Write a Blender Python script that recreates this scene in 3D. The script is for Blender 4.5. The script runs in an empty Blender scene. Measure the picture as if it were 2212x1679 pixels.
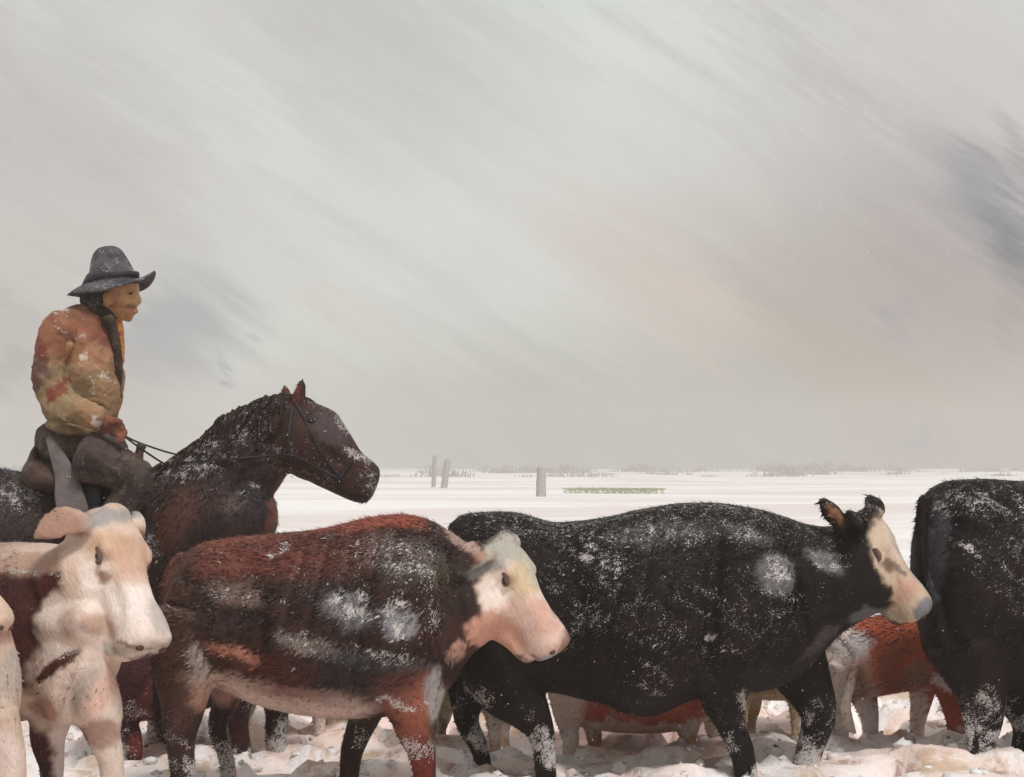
import bpy, math, random
import numpy as np
from mathutils import Vector
from mathutils.bvhtree import BVHTree

rng = np.random.default_rng(7)
random.seed(7)
scene = bpy.context.scene
COL = scene.collection
CAMZ = 1.15          # eye height above the snow surface
FPX = 4200.0         # focal length in units of a 2212-wide picture

# ------------------------------------------------------------------ camera
cam_d = bpy.data.cameras.new('camera')
cam_d.sensor_width = 36.0
cam_d.lens = 36.0 * FPX / 2212.0
cam_d.shift_y = 165.5 / 2212.0
cam_d.clip_start = 0.1
cam_d.clip_end = 3000
cam = bpy.data.objects.new('camera', cam_d)
cam.location = (0, 0, CAMZ)
cam.rotation_euler = (math.radians(90), 0, 0)
COL.objects.link(cam)
scene.camera = cam

# ------------------------------------------------------------------ render / view
scene.render.engine = 'CYCLES'
scene.cycles.use_denoising = True
scene.cycles.max_bounces = 6
scene.cycles.volume_bounces = 1
scene.view_settings.view_transform = 'Standard'
scene.view_settings.look = 'None'
scene.view_settings.exposure = 0.10
scene.view_settings.gamma = 1.0

SUN_EL, SUN_AZ = 56.0, 148.0     # elevation; azimuth measured clockwise from +Y (behind the viewer, to the right)

def lin(c):
    c = np.asarray(c, float) / 255.0
    return np.where(c <= 0.04045, c / 12.92, ((c + 0.055) / 1.055) ** 2.4)

def rgba(c):
    l = lin(c)
    return (float(l[0]), float(l[1]), float(l[2]), 1.0)

# ---- node helpers
class NT:
    def __init__(self, tree):
        self.t = tree; tree.nodes.clear()
    def n(self, typ, **kw):
        nd = self.t.nodes.new(typ)
        for k, v in kw.items():
            if k == 'inp':
                for kk, vv in v.items():
                    if isinstance(vv, bpy.types.NodeSocket): self.t.links.new(vv, nd.inputs[kk])
                    else: nd.inputs[kk].default_value = vv
            else: setattr(nd, k, v)
        return nd
    def link(self, a, b): self.t.links.new(a, b)
    def math(self, op, a, b=None, c=None, clamp=False):
        nd = self.n('ShaderNodeMath', operation=op); nd.use_clamp = clamp
        for i, x in enumerate((a, b, c)):
            if x is None: continue
            if isinstance(x, bpy.types.NodeSocket): self.link(x, nd.inputs[i])
            else: nd.inputs[i].default_value = x
        return nd.outputs[0]
    def vmath(self, op, a, b=None):
        nd = self.n('ShaderNodeVectorMath', operation=op)
        for i, x in enumerate((a, b)):
            if x is None: continue
            if isinstance(x, bpy.types.NodeSocket): self.link(x, nd.inputs[i])
            else: nd.inputs[i].default_value = x
        return nd
    def ramp(self, f, a, b, t0=0.0, t1=1.0):
        nd = self.n('ShaderNodeMapRange'); nd.interpolation_type = 'SMOOTHSTEP'
        self.link(f, nd.inputs[0])
        nd.inputs[1].default_value = a; nd.inputs[2].default_value = b
        nd.inputs[3].default_value = t0; nd.inputs[4].default_value = t1
        return nd.outputs[0]
    def noise(self, vec, scale, detail=4.0, rough=0.55, dist=0.0, col=False):
        nd = self.n('ShaderNodeTexNoise')
        if vec is not None: self.link(vec, nd.inputs['Vector'])
        nd.inputs['Scale'].default_value = scale; nd.inputs['Detail'].default_value = detail
        nd.inputs['Roughness'].default_value = rough; nd.inputs['Distortion'].default_value = dist
        return nd.outputs['Color' if col else 'Fac']
    def mix(self, f, a, b, typ='MIX'):
        nd = self.n('ShaderNodeMix', data_type='RGBA', blend_type=typ)
        for i, x in ((0, f), (6, a), (7, b)):
            if isinstance(x, bpy.types.NodeSocket): self.link(x, nd.inputs[i])
            else: nd.inputs[i].default_value = x
        return nd.outputs[2]
    def mapping(self, vec, rot=(0, 0, 0), sc=(1, 1, 1), loc=(0, 0, 0)):
        if any(rot):                                   # turn first, then stretch along the turned axes
            r0 = self.n('ShaderNodeMapping'); self.link(vec, r0.inputs['Vector'])
            r0.inputs['Rotation'].default_value = rot; vec = r0.outputs[0]; rot = (0, 0, 0)
        nd = self.n('ShaderNodeMapping')
        self.link(vec, nd.inputs['Vector'])
        nd.inputs['Rotation'].default_value = rot; nd.inputs['Scale'].default_value = sc
        nd.inputs['Location'].default_value = loc
        return nd.outputs[0]

# ------------------------------------------------------------------ world: overcast, wind-streaked snow cloud over a Nishita sky
world = bpy.data.worlds.new('World'); scene.world = world; world.use_nodes = True
W = NT(world.node_tree)
sky = W.n('ShaderNodeTexSky', sky_type='NISHITA')
sky.sun_disc = False
sky.sun_elevation = math.radians(SUN_EL); sky.sun_rotation = math.radians(SUN_AZ)
gen = W.n('ShaderNodeTexCoord').outputs['Generated']
def pdir(u, v):
    d = Vector(((u - 1106) / FPX, 1.0, -(v - 1005) / FPX)); d.normalize(); return tuple(d)
# long streaks falling from upper left to lower right, seen in direction space
st = W.mapping(gen, rot=(0, math.radians(-33), 0), sc=(1.0, 1.6, 7.0))
streak = W.noise(st, 9.0, 6, 0.6, 0.3)
st2 = W.mapping(gen, rot=(0, math.radians(-38), 0), sc=(1.0, 2.0, 9.0), loc=(3, 1, 2))
streak2 = W.noise(st2, 26.0, 4, 0.6)
cloud = W.noise(gen, 5.5, 3, 0.5)
hue = W.noise(W.mapping(gen, rot=(0, math.radians(-30), 0), sc=(1, 1, 2.6), loc=(7, 3, 5)), 7.0, 4, 0.6)
cA, cB = rgba((216, 220, 214)), rgba((196, 191, 187))
base = W.mix(W.ramp(cloud, 0.35, 0.66), cA, cB)
base = W.mix(W.ramp(streak, 0.42, 0.66, 0, 0.45), base, rgba((180, 173, 170)))
base = W.mix(W.ramp(streak2, 0.50, 0.76, 0, 0.30), base, rgba((230, 227, 223)))
base = W.mix(W.ramp(hue, 0.52, 0.68, 0, 0.50), base, rgba((208, 192, 184)))
base = W.mix(W.ramp(hue, 0.48, 0.34, 0, 0.45), base, rgba((196, 202, 196)))
# cloud masses and rents that stand in the sky
wob = W.vmath('SCALE', W.vmath('SUBTRACT', W.noise(st, 14.0, 4, 0.6, col=True), (0.5, 0.5, 0.5)).outputs[0])
wob.inputs['Scale'].default_value = 0.05
wdir = W.vmath('ADD', gen, wob.outputs[0]).outputs[0]
def patch(b, u, v, rad_px, col, amt, ang=33, stretch=2.2):
    c = Vector(pdir(u, v))
    m = W.vmath('SUBTRACT', wdir, tuple(c)).outputs[0]
    m = W.mapping(m, rot=(0, math.radians(-ang), 0), sc=(1.0 / stretch, 1, 1.0))
    d = W.vmath('LENGTH', m).outputs['Value']
    return W.mix(W.ramp(d, rad_px / FPX, rad_px / FPX * 0.1, 0, amt), b, rgba(col))
base = patch(base, 1150, 430, 640, (217, 218, 212), 0.6)
base = patch(base, 1500, 560, 420, (222, 218, 212), 0.5)
base = patch(base, 1930, 860, 440, (160, 142, 130), 0.9)
base = patch(base, 2150, 300, 300, (186, 174, 172), 0.7, 60, 1.8)
base = patch(base, 2130, 640, 280, (156, 140, 138), 0.8)
base = patch(base, 1240, 930, 300, (156, 161, 155), 0.85, 0, 3.0)
base = patch(base, 60, 800, 300, (166, 157, 152), 0.75)
base = patch(base, 60, 330, 420, (190, 180, 174), 0.75)
base = patch(base, 350, 730, 190, (150, 150, 158), 0.9, -20, 1.5)
base = patch(base, 20, 810, 60, (140, 138, 142), 0.7, 80, 1.4)
base = patch(base, 780, 60, 330, (184, 181, 178), 0.6)
base = patch(base, 1360, 560, 160, (206, 188, 176), 0.5)
base = patch(base, 1500, 670, 120, (210, 192, 180), 0.5, 25, 2.6)
base = patch(base, 2140, 455, 120, (124, 124, 132), 0.85, 52, 2.4)
base = patch(base, 2200, 330, 50, (130, 124, 124), 0.7, 80, 2.0)
base = patch(base, 2195, 700, 60, (142, 130, 128), 0.7, 75, 2.2)
base = patch(base, 2210, 545, 90, (92, 88, 96), 0.9, 60, 2.0)
base = patch(base, 2060, 110, 200, (214, 208, 203), 0.6)
for (u, v, r_, a) in ((490, 802, 30, .8), (562, 722, 24, .5), (1976, 942, 34, .75), (2096, 924, 20, .6), (1700, 950, 20, .4), (1930, 690, 60, .35)):
    base = patch(base, u, v, r_, (118, 120, 158), a, 50, 1.2)
b10 = W.vmath('SCALE', base); b10.inputs['Scale'].default_value = 10.0
fin = W.mix(0.92, sky.outputs[0], b10.outputs[0])
bg = W.n('ShaderNodeBackground'); bg.inputs['Strength'].default_value = 0.1
W.link(fin, bg.inputs['Color'])
wo = W.n('ShaderNodeOutputWorld'); W.link(bg.outputs[0], wo.inputs['Surface'])

# ------------------------------------------------------------------ sun behind thin cloud
sl = bpy.data.lights.new('sun', 'SUN'); sl.energy = 2.0; sl.angle = math.radians(14); sl.color = (1.0, 0.975, 0.95)
so = bpy.data.objects.new('sun', sl); COL.objects.link(so)
az, el = math.radians(SUN_AZ), math.radians(SUN_EL)
sdir = Vector((math.sin(az) * math.cos(el), math.cos(az) * math.cos(el), math.sin(el)))   # towards the sun
so.rotation_euler = (-sdir).to_track_quat('-Z', 'Y').to_euler()

# ================================================================== helpers
def tag(o, label=None, cat=None, group=None, kind=None):
    if label: o['label'] = label
    if cat: o['category'] = cat
    if group: o['group'] = group
    if kind: o['kind'] = kind
    return o

def empty(name, loc=(0, 0, 0)):
    o = bpy.data.objects.new(name, None); o.location = loc; COL.objects.link(o)
    o.empty_display_size = 0.1
    return o

def set_parent(o, p):
    if p is None: return
    o.parent = p
    o.matrix_parent_inverse = p.matrix_basis.inverted()

def P(u, v, Y):
    return np.array(((u - 1106) * Y / FPX, Y, CAMZ - (v - 1005) * Y / FPX))

def hash3(ix, iy, iz, seed):
    h = (ix * 374761393 + iy * 668265263 + iz * 2147483647 + seed * 1274126177) & 0xFFFFFFFF
    h = ((h ^ (h >> 13)) * 1274126177) & 0xFFFFFFFF
    h = h ^ (h >> 16)
    return (h & 0xFFFFFF) / float(0xFFFFFF)

def vnoise(p, scale, seed=0):
    q = np.asarray(p) * scale
    i = np.floor(q).astype(np.int64); f = q - i; f = f * f * (3 - 2 * f)
    r = 0
    for dx in (0, 1):
        wx = f[:, 0] if dx else 1 - f[:, 0]
        for dy in (0, 1):
            wy = f[:, 1] if dy else 1 - f[:, 1]
            for dz in (0, 1):
                wz = f[:, 2] if dz else 1 - f[:, 2]
                r = r + wx * wy * wz * hash3(i[:, 0] + dx, i[:, 1] + dy, i[:, 2] + dz, seed)
    return r

def fbm(p, scale, seed=0, oct=4):
    a, s, t = 0.5, 0.0, 0.0
    for k in range(oct):
        s = s + a * vnoise(p, scale * 2 ** k, seed + 17 * k); t += a; a *= 0.5
    return s / t

def sstep(a, b, x):
    t = np.clip((x - a) / (b - a), 0, 1)
    return t * t * (3 - 2 * t)

# ---- geometry collectors
class MB:
    def __init__(self): self.v = []; self.f = []; self.n = 0
    def add(self, v, f):
        self.v.append(np.asarray(v, float)); self.f += [tuple(i + self.n for i in q) for q in f]; self.n += len(v)
    def mesh(self, name):
        me = bpy.data.meshes.new(name)
        me.from_pydata(np.concatenate(self.v).tolist(), [], self.f); me.update()
        return me

def catmull(a, sub):
    a = np.asarray(a, float); out = []
    n = len(a)
    for i in range(n - 1):
        p0, p1, p2, p3 = a[max(i - 1, 0)], a[i], a[i + 1], a[min(i + 2, n - 1)]
        for k in range(sub):
            t = k / sub
            out.append(0.5 * ((2 * p1) + (-p0 + p2) * t + (2 * p0 - 5 * p1 + 4 * p2 - p3) * t * t + (-p0 + 3 * p1 - 3 * p2 + p3) * t ** 3))
    out.append(a[-1])
    return np.array(out)

def loft_pts(pts, ra, rb, n=18, upright=False, ex=2.0, egg=0.0, cap=0.35, sub=4):
    """pts: Nx3; ra: radius in the picture-plane direction; rb: radius in depth."""
    A = catmull(np.column_stack([pts, ra, rb]), sub)
    C, ra, rb = A[:, :3], np.maximum(A[:, 3], .002), np.maximum(A[:, 4], .002)
    T = np.gradient(C, axis=0); T /= np.linalg.norm(T, axis=1)[:, None] + 1e-9
    if upright:
        T = T.copy(); T[:, 2] = 0; T /= np.linalg.norm(T, axis=1)[:, None] + 1e-9
    ang = np.linspace(0, 2 * math.pi, n, endpoint=False)
    ca, sa = np.cos(ang), np.sin(ang)
    ca2 = np.sign(ca) * np.abs(ca) ** (2 / ex); sa2 = np.sign(sa) * np.abs(sa) ** (2 / ex)
    rings = []
    def ring(c, t, a_, b_):
        up = np.array((-t[2], 0.0, t[0]))
        if np.linalg.norm(up) < 1e-3: up = np.array((0.0, 0, 1.0))
        if upright: up = np.array((0, 0, 1.0))
        up /= np.linalg.norm(up)
        si = np.cross(t, up); si /= np.linalg.norm(si) + 1e-9
        wid = b_ * (1 - egg * sa)
        return c + up * (sa2 * a_)[:, None] + si * (ca2 * wid)[:, None]
    m0 = min(ra[0], rb[0]) * cap; m1 = min(ra[-1], rb[-1]) * cap
    rings.append(ring(C[0] - T[0] * m0 * .85, T[0], ra[0] * .5, rb[0] * .5))
    rings.append(ring(C[0] - T[0] * m0 * .5, T[0], ra[0] * .83, rb[0] * .83))
    for i in range(len(C)): rings.append(ring(C[i], T[i], ra[i], rb[i]))
    rings.append(ring(C[-1] + T[-1] * m1 * .5, T[-1], ra[-1] * .83, rb[-1] * .83))
    rings.append(ring(C[-1] + T[-1] * m1 * .85, T[-1], ra[-1] * .5, rb[-1] * .5))
    V = np.concatenate(rings + [[C[0] - T[0] * m0], [C[-1] + T[-1] * m1]])
    F = []
    R = len(rings)
    for i in range(R - 1):
        for j in range(n):
            k = (j + 1) % n
            F.append((i * n + j, i * n + k, (i + 1) * n + k, (i + 1) * n + j))
    a, b = R * n, R * n + 1
    for j in range(n):
        k = (j + 1) % n
        F.append((a, k, j)); F.append((b, (R - 1) * n + j, (R - 1) * n + k))
    return V, F

class Fig(MB):
    """A figure laid out in picture units at distance Y0, every station with its own distance."""
    def __init__(self, Y0): super().__init__(); self.Y0 = Y0
    def torso(self, st, ex=2.15, egg=0.10, **k):
        pts, ra, rb = [], [], []
        for s in st:
            u, vt, vb, hw = s[:4]; Y = self.Y0 + (s[4] if len(s) > 4 else 0)
            pts.append(P(u, (vt + vb) / 2, Y)); ra.append((vb - vt) / 2 * Y / FPX); rb.append(hw)
        self.add(*loft_pts(np.array(pts), np.array(ra), np.array(rb), n=28, upright=True, ex=ex, egg=egg, **k))
    def tube(self, st, dY=0.0, ratio=1.0, **k):
        """stations (u, v, r_px[, depth_radius_m[, dY]])"""
        pts, ra, rb = [], [], []
        for s in st:
            Y = self.Y0 + dY + (s[4] if len(s) > 4 else 0)
            pts.append(P(s[0], s[1], Y)); r = s[2] * Y / FPX; ra.append(r)
            rb.append(s[3] if len(s) > 3 and s[3] else r * ratio)
        self.add(*loft_pts(np.array(pts), np.array(ra), np.array(rb), **k))

def build(fig, name, voxel, smooth=4, factor=0.5):
    me = fig.mesh(name)
    o = bpy.data.objects.new(name, me); COL.objects.link(o)
    m = o.modifiers.new('r', 'REMESH'); m.mode = 'VOXEL'; m.voxel_size = voxel; m.adaptivity = 0
    s = o.modifiers.new('s', 'SMOOTH'); s.factor = factor; s.iterations = smooth
    dg = bpy.context.evaluated_depsgraph_get()
    me2 = bpy.data.meshes.new_from_object(o.evaluated_get(dg))
    me2.name = name
    o.modifiers.clear(); o.data = me2; bpy.data.meshes.remove(me)
    me2.polygons.foreach_set('use_smooth', np.ones(len(me2.polygons), bool))
    return o

def co_of(me):
    a = np.empty(len(me.vertices) * 3, np.float32); me.vertices.foreach_get('co', a); return a.reshape(-1, 3).astype(float)
def no_of(me):
    a = np.empty(len(me.vertices) * 3, np.float32); me.vertices.foreach_get('normal', a); return a.reshape(-1, 3).astype(float)

def blobs(co, Y0, strokes, seed, warp=14.0):
    """weights of soft ragged patches given in picture units: (u, v, ru, rv, angle, soft)"""
    u = 1106 + co[:, 0] * FPX / Y0; v = 1005 - (co[:, 2] - CAMZ) * FPX / Y0
    wu = (fbm(co, 14, seed, 3) - .5) * 2 * warp; wv = (fbm(co, 14, seed + 5, 3) - .5) * 2 * warp
    u = u + wu + (fbm(co, 46, seed + 8, 2) - .5) * warp * 1.3; v = v + wv + (fbm(co, 46, seed + 9, 2) - .5) * warp * 1.3
    out = []
    for (cu, cv, ru, rv, ang, soft) in strokes:
        a = math.radians(ang); du, dv = u - cu, v - cv
        x = (du * math.cos(a) + dv * math.sin(a)) / ru; y = (-du * math.sin(a) + dv * math.cos(a)) / rv
        d = np.sqrt(x * x + y * y)
        soft = soft * .7; out.append(1 - sstep(1 - soft, 1 + soft, d))
    return out, u, v

def coat(o, Y0, base, alt, strokes, snow, seed, altamt=0.8, warp=14.0, top_snow=0.35, flow=(1, 1, 1)):
    """coat colouring: base and second hair colour, markings, and how much snow has caught in the hair"""
    me = o.data; co = co_of(me); no = no_of(me)
    b, a = lin(base), lin(alt)
    n = fbm(co * np.array(flow), 6, seed, 4); n2 = fbm(co * np.array(flow), 22, seed + 3, 3)
    w = np.clip(sstep(.38, .66, n * .7 + n2 * .3), 0, 1) * altamt
    c = b[None] * (1 - w[:, None]) + a[None] * w[:, None]
    ws, u, v = blobs(co, Y0, [s[:6] for s in strokes], seed + 11, warp)
    for s, wt in zip(strokes, ws):
        col = lin(s[6]); amt = s[7] if len(s) > 7 else 1.0
        # a side tells which face of the body carries the mark
        c = c * (1 - (wt * amt)[:, None]) + col[None] * (wt * amt)[:, None]
    c = c * (0.86 + 0.28 * fbm(co, 34, seed + 9, 3))[:, None]
    lum = c.mean(axis=1, keepdims=True)
    c = c + (lum - c) * (.10 + .16 * sstep(.12, .40, lum)); c = c * (1 - .06 * sstep(.15, .4, lum))
    ss = np.clip(no[:, 2], 0, 1) ** 1.5 * top_snow * (0.5 + fbm(co, 9, seed + 21, 3))
    if snow:
        ws, _, _ = blobs(co, Y0, [s[:6] for s in snow], seed + 31, warp)
        brk = sstep(.34, .60, fbm(co @ np.array(((.8, 0, -.55), (0, 1, 0), (.9, 0, 1.3))).T, 17, seed + 61, 3))
        for s, wt in zip(snow, ws): ss = np.maximum(ss, wt * s[6] * (.35 + .75 * brk))
    # snow kicked up on to the lower legs
    ss = np.maximum(ss, sstep(.40, .02, co[:, 2]) * .95 * sstep(.40, .62, fbm(co * np.array((1, 1, .6)), 15, seed + 41, 3)))
    at = me.color_attributes.new('Col', 'FLOAT_COLOR', 'POINT')
    at.data.foreach_set('color', np.column_stack([c, np.ones(len(c))]).astype(np.float32).ravel())
    sa_ = me.attributes.new('snow', 'FLOAT', 'POINT'); sa_.data.foreach_set('value', ss.astype(np.float32))
    return c, ss

def fur(o, parent, mat, count, length, width, seed, flow=(-1.0, 0.0, -0.5), zmin=-0.05, lift=0.24, name='fur', short=(), Y0=7.0, dabs=.22):
    """short winter hair standing on the body: one thin blade per hair, shaded with the skin's normal"""
    r = np.random.default_rng(seed)
    me = o.data; co = co_of(me); no = no_of(me)
    me.calc_loop_triangles()
    t = np.empty(len(me.loop_triangles) * 3, np.int32); me.loop_triangles.foreach_get('vertices', t); t = t.reshape(-1, 3)
    a, b, c = co[t[:, 0]], co[t[:, 1]], co[t[:, 2]]
    ar = np.linalg.norm(np.cross(b - a, c - a), axis=1)
    front = (a[:, 2] > zmin)
    ar = ar * front * np.where((no[t[:, 0], 1] < 0.35), 1.0, 0.25)
    idx = r.choice(len(t), count, p=ar / ar.sum())
    w = r.random((count, 2)); s = np.sqrt(w[:, 0]); w0, w1, w2 = 1 - s, s * (1 - w[:, 1]), s * w[:, 1]
    T = t[idx]
    root = co[T[:, 0]] * w0[:, None] + co[T[:, 1]] * w1[:, None] + co[T[:, 2]] * w2[:, None]
    nn = no[T[:, 0]]
    ca = np.empty(len(me.vertices) * 4, np.float32); me.color_attributes['Col'].data.foreach_get('color', ca); ca = ca.reshape(-1, 4)[:, :3]
    sn = np.empty(len(me.vertices), np.float32); me.attributes['snow'].data.foreach_get('value', sn)
    col = ca[T[:, 0]]; s_ = sn[T[:, 0]]
    fl = np.array(flow, float); fl = fl / np.linalg.norm(fl)
    d = fl[None] - nn * (nn @ fl)[:, None]
    d /= np.linalg.norm(d, axis=1)[:, None] + 1e-6
    sw = (fbm(root, 5, seed + 2, 3) - .5) * 1.6
    side = np.cross(nn, d)
    d = d + side * sw[:, None] + nn * (lift + .15 * r.random(count))[:, None] + r.normal(0, .16, (count, 3))
    d /= np.linalg.norm(d, axis=1)[:, None]
    L = length * (.55 + .8 * r.random(count)) * np.where(root[:, 2] < .42, .55, 1.0)
    uu = 1106 + root[:, 0] * FPX / root[:, 1]; vv = 1005 - (root[:, 2] - CAMZ) * FPX / root[:, 1]
    for (su, sv, sr) in short:
        L = L * (.22 + .78 * sstep(.8, 1.15, np.hypot(uu - su, vv - sv) / sr))
    lock = r.random(count) < dabs
    L = np.where(lock, L * 1.6, L); width = np.where(lock & ~(s_ > .9), .0095, width)[:, None] * np.clip(L / length, .5, 1.2)[:, None]
    tip = root + d * L[:, None]
    wd = np.cross(d, nn); wd /= np.linalg.norm(wd, axis=1)[:, None] + 1e-6
    V = np.empty((count * 3, 3)); V[0::3] = root - wd * width / 2 - nn * .003; V[1::3] = root + wd * width / 2 - nn * .003; V[2::3] = tip
    F = np.arange(count * 3).reshape(-1, 3)
    m2 = bpy.data.meshes.new(name); m2.from_pydata(V.tolist(), [], F.tolist()); m2.update()
    jit = np.where(lock, .45 + 1.0 * r.random(count) ** 1.3, .72 + .55 * r.random(count))
    cc = col * jit[:, None]
    frost = (r.random(count) < np.clip(s_ * .22 - .06, 0, .3)) | (r.random(count) < .002)
    cc = np.where(frost[:, None], lin((206, 201, 199))[None] * (.55 + .45 * r.random(count))[:, None], cc)
    c4 = np.column_stack([cc, np.ones(count)]).astype(np.float32)
    at = m2.color_attributes.new('Col', 'FLOAT_COLOR', 'POINT'); at.data.foreach_set('color', np.repeat(c4, 3, axis=0).ravel())
    sa_ = m2.attributes.new('snow', 'FLOAT', 'POINT'); sa_.data.foreach_set('value', np.zeros(count * 3, np.float32))
    m2.polygons.foreach_set('use_smooth', np.ones(count, bool))
    m2.normals_split_custom_set_from_vertices(np.repeat(nn, 3, axis=0).tolist())
    m2.materials.append(mat)
    ob = bpy.data.objects.new(name, m2); COL.objects.link(ob); set_parent(ob, parent)
    return ob

# ---- simple objects
def mesh_obj(name, V, F, mat, parent=None, smooth=True):
    me = bpy.data.meshes.new(name)
    me.from_pydata(np.asarray(V).tolist(), [], [tuple(f) for f in F]); me.update()
    if smooth: me.polygons.foreach_set('use_smooth', np.ones(len(me.polygons), bool))
    me.materials.append(mat)
    o = bpy.data.objects.new(name, me); COL.objects.link(o); set_parent(o, parent)
    return o

def strap(name, pts, width, thick, mat, parent, n=10):
    """a flat-ish band along 3-D points"""
    pts = np.array(pts, float)
    V, F = loft_pts(pts, np.full(len(pts), width / 2), np.full(len(pts), thick / 2), n=n, cap=.2, sub=5)
    return mesh_obj(name, V, F, mat, parent)

def surf_y(o, x, z, y0, back=False):
    """distance of the body's near (or far) surface at x, z"""
    me = o.data
    if not hasattr(surf_y, 'c'): surf_y.c = {}
    if me.name not in surf_y.c:
        surf_y.c[me.name] = BVHTree.FromPolygons([tuple(v) for v in co_of(me)], [tuple(p.vertices) for p in me.polygons])
    bv = surf_y.c[me.name]
    if back: h = bv.ray_cast(Vector((x, y0 + 3, z)), Vector((0, -1, 0)))
    else: h = bv.ray_cast(Vector((x, y0 - 3, z)), Vector((0, 1, 0)))
    return (h[0].y, h[1]) if h[0] is not None else (y0, None)

# ================================================================== materials
MATS = {}
def mat_new(name):
    m = bpy.data.materials.new(name); m.use_nodes = True
    MATS[name] = m
    return m, NT(m.node_tree)

def finish(N, col, rough=0.8, bump=None, spec=0.25, sheen=0.0):
    b = N.n('ShaderNodeBsdfPrincipled')
    N.link(col, b.inputs['Base Color']) if isinstance(col, bpy.types.NodeSocket) else setattr(b.inputs['Base Color'], 'default_value', col)
    if isinstance(rough, bpy.types.NodeSocket): N.link(rough, b.inputs['Roughness'])
    else: b.inputs['Roughness'].default_value = rough
    b.inputs['Specular IOR Level'].default_value = spec
    if sheen: b.inputs['Sheen Weight'].default_value = sheen
    if bump is not None: N.link(bump, b.inputs['Normal'])
    o = N.n('ShaderNodeOutputMaterial'); N.link(b.outputs[0], o.inputs['Surface'])
    return b

def bump(N, h, strength, dist):
    b = N.n('ShaderNodeBump'); b.inputs['Strength'].default_value = strength; b.inputs['Distance'].default_value = dist
    N.link(h, b.inputs['Height']); return b.outputs[0]

def coat_material():
    m, N = mat_new('coat')
    tc = N.n('ShaderNodeTexCoord').outputs['Object']
    col = N.n('ShaderNodeVertexColor', layer_name='Col').outputs['Color']
    snow = N.n('ShaderNodeAttribute', attribute_name='snow').outputs['Fac']
    hair = N.noise(N.mapping(tc, rot=(0, math.radians(25), 0), sc=(1, 1, .28)), 95, 4, .65)
    col = N.mix(N.ramp(hair, .3, .75, 0, .45), col, N.mix(1.0, col, (1.45, 1.42, 1.42, 1), 'MULTIPLY'))
    g = N.noise(tc, 190, 2, .6); g2 = N.noise(tc, 26, 4, .7); g3 = N.noise(N.mapping(tc, rot=(0, math.radians(40), 0), sc=(.5, 1, 1.6)), 60, 3, .7)
    f = N.math('ADD', N.math('MULTIPLY', g, .55), N.math('MULTIPLY', g2, .25))
    f = N.math('ADD', f, N.math('MULTIPLY', g3, .2))
    f = N.math('ADD', f, N.math('MULTIPLY', snow, .25))
    s = N.ramp(f, .615, .70)
    col = N.mix(N.math('MULTIPLY', s, .72), col, rgba((222, 217, 215)))
    h = N.math('ADD', N.math('MULTIPLY', hair, .7), N.math('MULTIPLY', s, .5))
    finish(N, col, .62, bump(N, h, .6, .012), .14, .0)
    return m
COAT = coat_material()

def cloth(name, c1, c2, c3=None, scale=9, weave=260, snow=.5, rough=.9):
    m, N = mat_new(name)
    tc = N.n('ShaderNodeTexCoord').outputs['Object']
    n = N.noise(tc, scale, 4, .6, .4)
    col = N.mix(N.ramp(n, .38, .62), rgba(c1), rgba(c2))
    if c3:
        n3 = N.noise(N.mapping(tc, loc=(4, 2, 1)), scale * 1.4, 4, .6, .5)
        col = N.mix(N.ramp(n3, .56, .66, 0, .8), col, rgba(c3))
    w = N.noise(tc, weave, 2, .6)
    g = N.math('ADD', N.math('MULTIPLY', w, .6), N.math('MULTIPLY', N.noise(tc, 16, 4, .7), .4))
    s = N.ramp(g, .62 - .08 * snow, .70 - .08 * snow)
    col = N.mix(N.math('MULTIPLY', s, .8), col, rgba((216, 212, 208)))
    finish(N, col, rough, bump(N, N.math('ADD', w, n), .5, .01), .15)
    return m

def plain(name, c1, c2, scale=20, rough=.6, spec=.3, b=.3):
    m, N = mat_new(name)
    tc = N.n('ShaderNodeTexCoord').outputs['Object']
    n = N.noise(tc, scale, 5, .6, .3)
    finish(N, N.mix(N.ramp(n, .3, .7), rgba(c1), rgba(c2)), rough, bump(N, n, b, .01), spec)
    return m

EYE = plain('eye_dark', (24, 18, 16), (40, 28, 22), 60, .15, .6, .0)
LID = plain('eyelid_skin', (96, 74, 64), (122, 96, 84), 60, .6, .2, .2)
NOSE = plain('nostril_dark', (62, 40, 34), (84, 56, 46), 80, .5, .4, .2)
LEATHER = plain('leather', (52, 38, 34), (84, 62, 52), 24, .6, .3)
LEATHER_GREY = plain('leather_grey', (96, 88, 88), (122, 113, 112), 14, .75, .2)
LEATHER_BLACK = plain('leather_black', (26, 25, 28), (48, 48, 54), 24, .55, .35)
METAL = plain('dull_metal', (38, 38, 40), (70, 70, 72), 30, .45, .5)
SKIN = plain('skin', (196, 160, 116), (166, 112, 82), 13, .6, .3, .25)
HAIR = cloth('hair_dark', (52, 46, 46), (78, 72, 72), None, 30, 320, .7)
BEARD = cloth('moustache_hair', (150, 122, 88), (126, 102, 76), None, 40, 320, .3)
HATM = cloth('hat_felt', (66, 64, 70), (92, 90, 94), None, 14, 280, .8)
SCARF = cloth('scarf', (204, 148, 82), (170, 96, 62), None, 30, 300, .2)
TROUSER = cloth('trouser_wool', (88, 76, 70), (64, 55, 53), (112, 94, 82), 10, 260, .3)
LAPEL = cloth('collar_wool', (58, 48, 44), (84, 70, 60), None, 20, 300, .3)
GLOVE = cloth('glove', (140, 92, 72), (104, 70, 60), None, 24, 300, .1)

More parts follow.
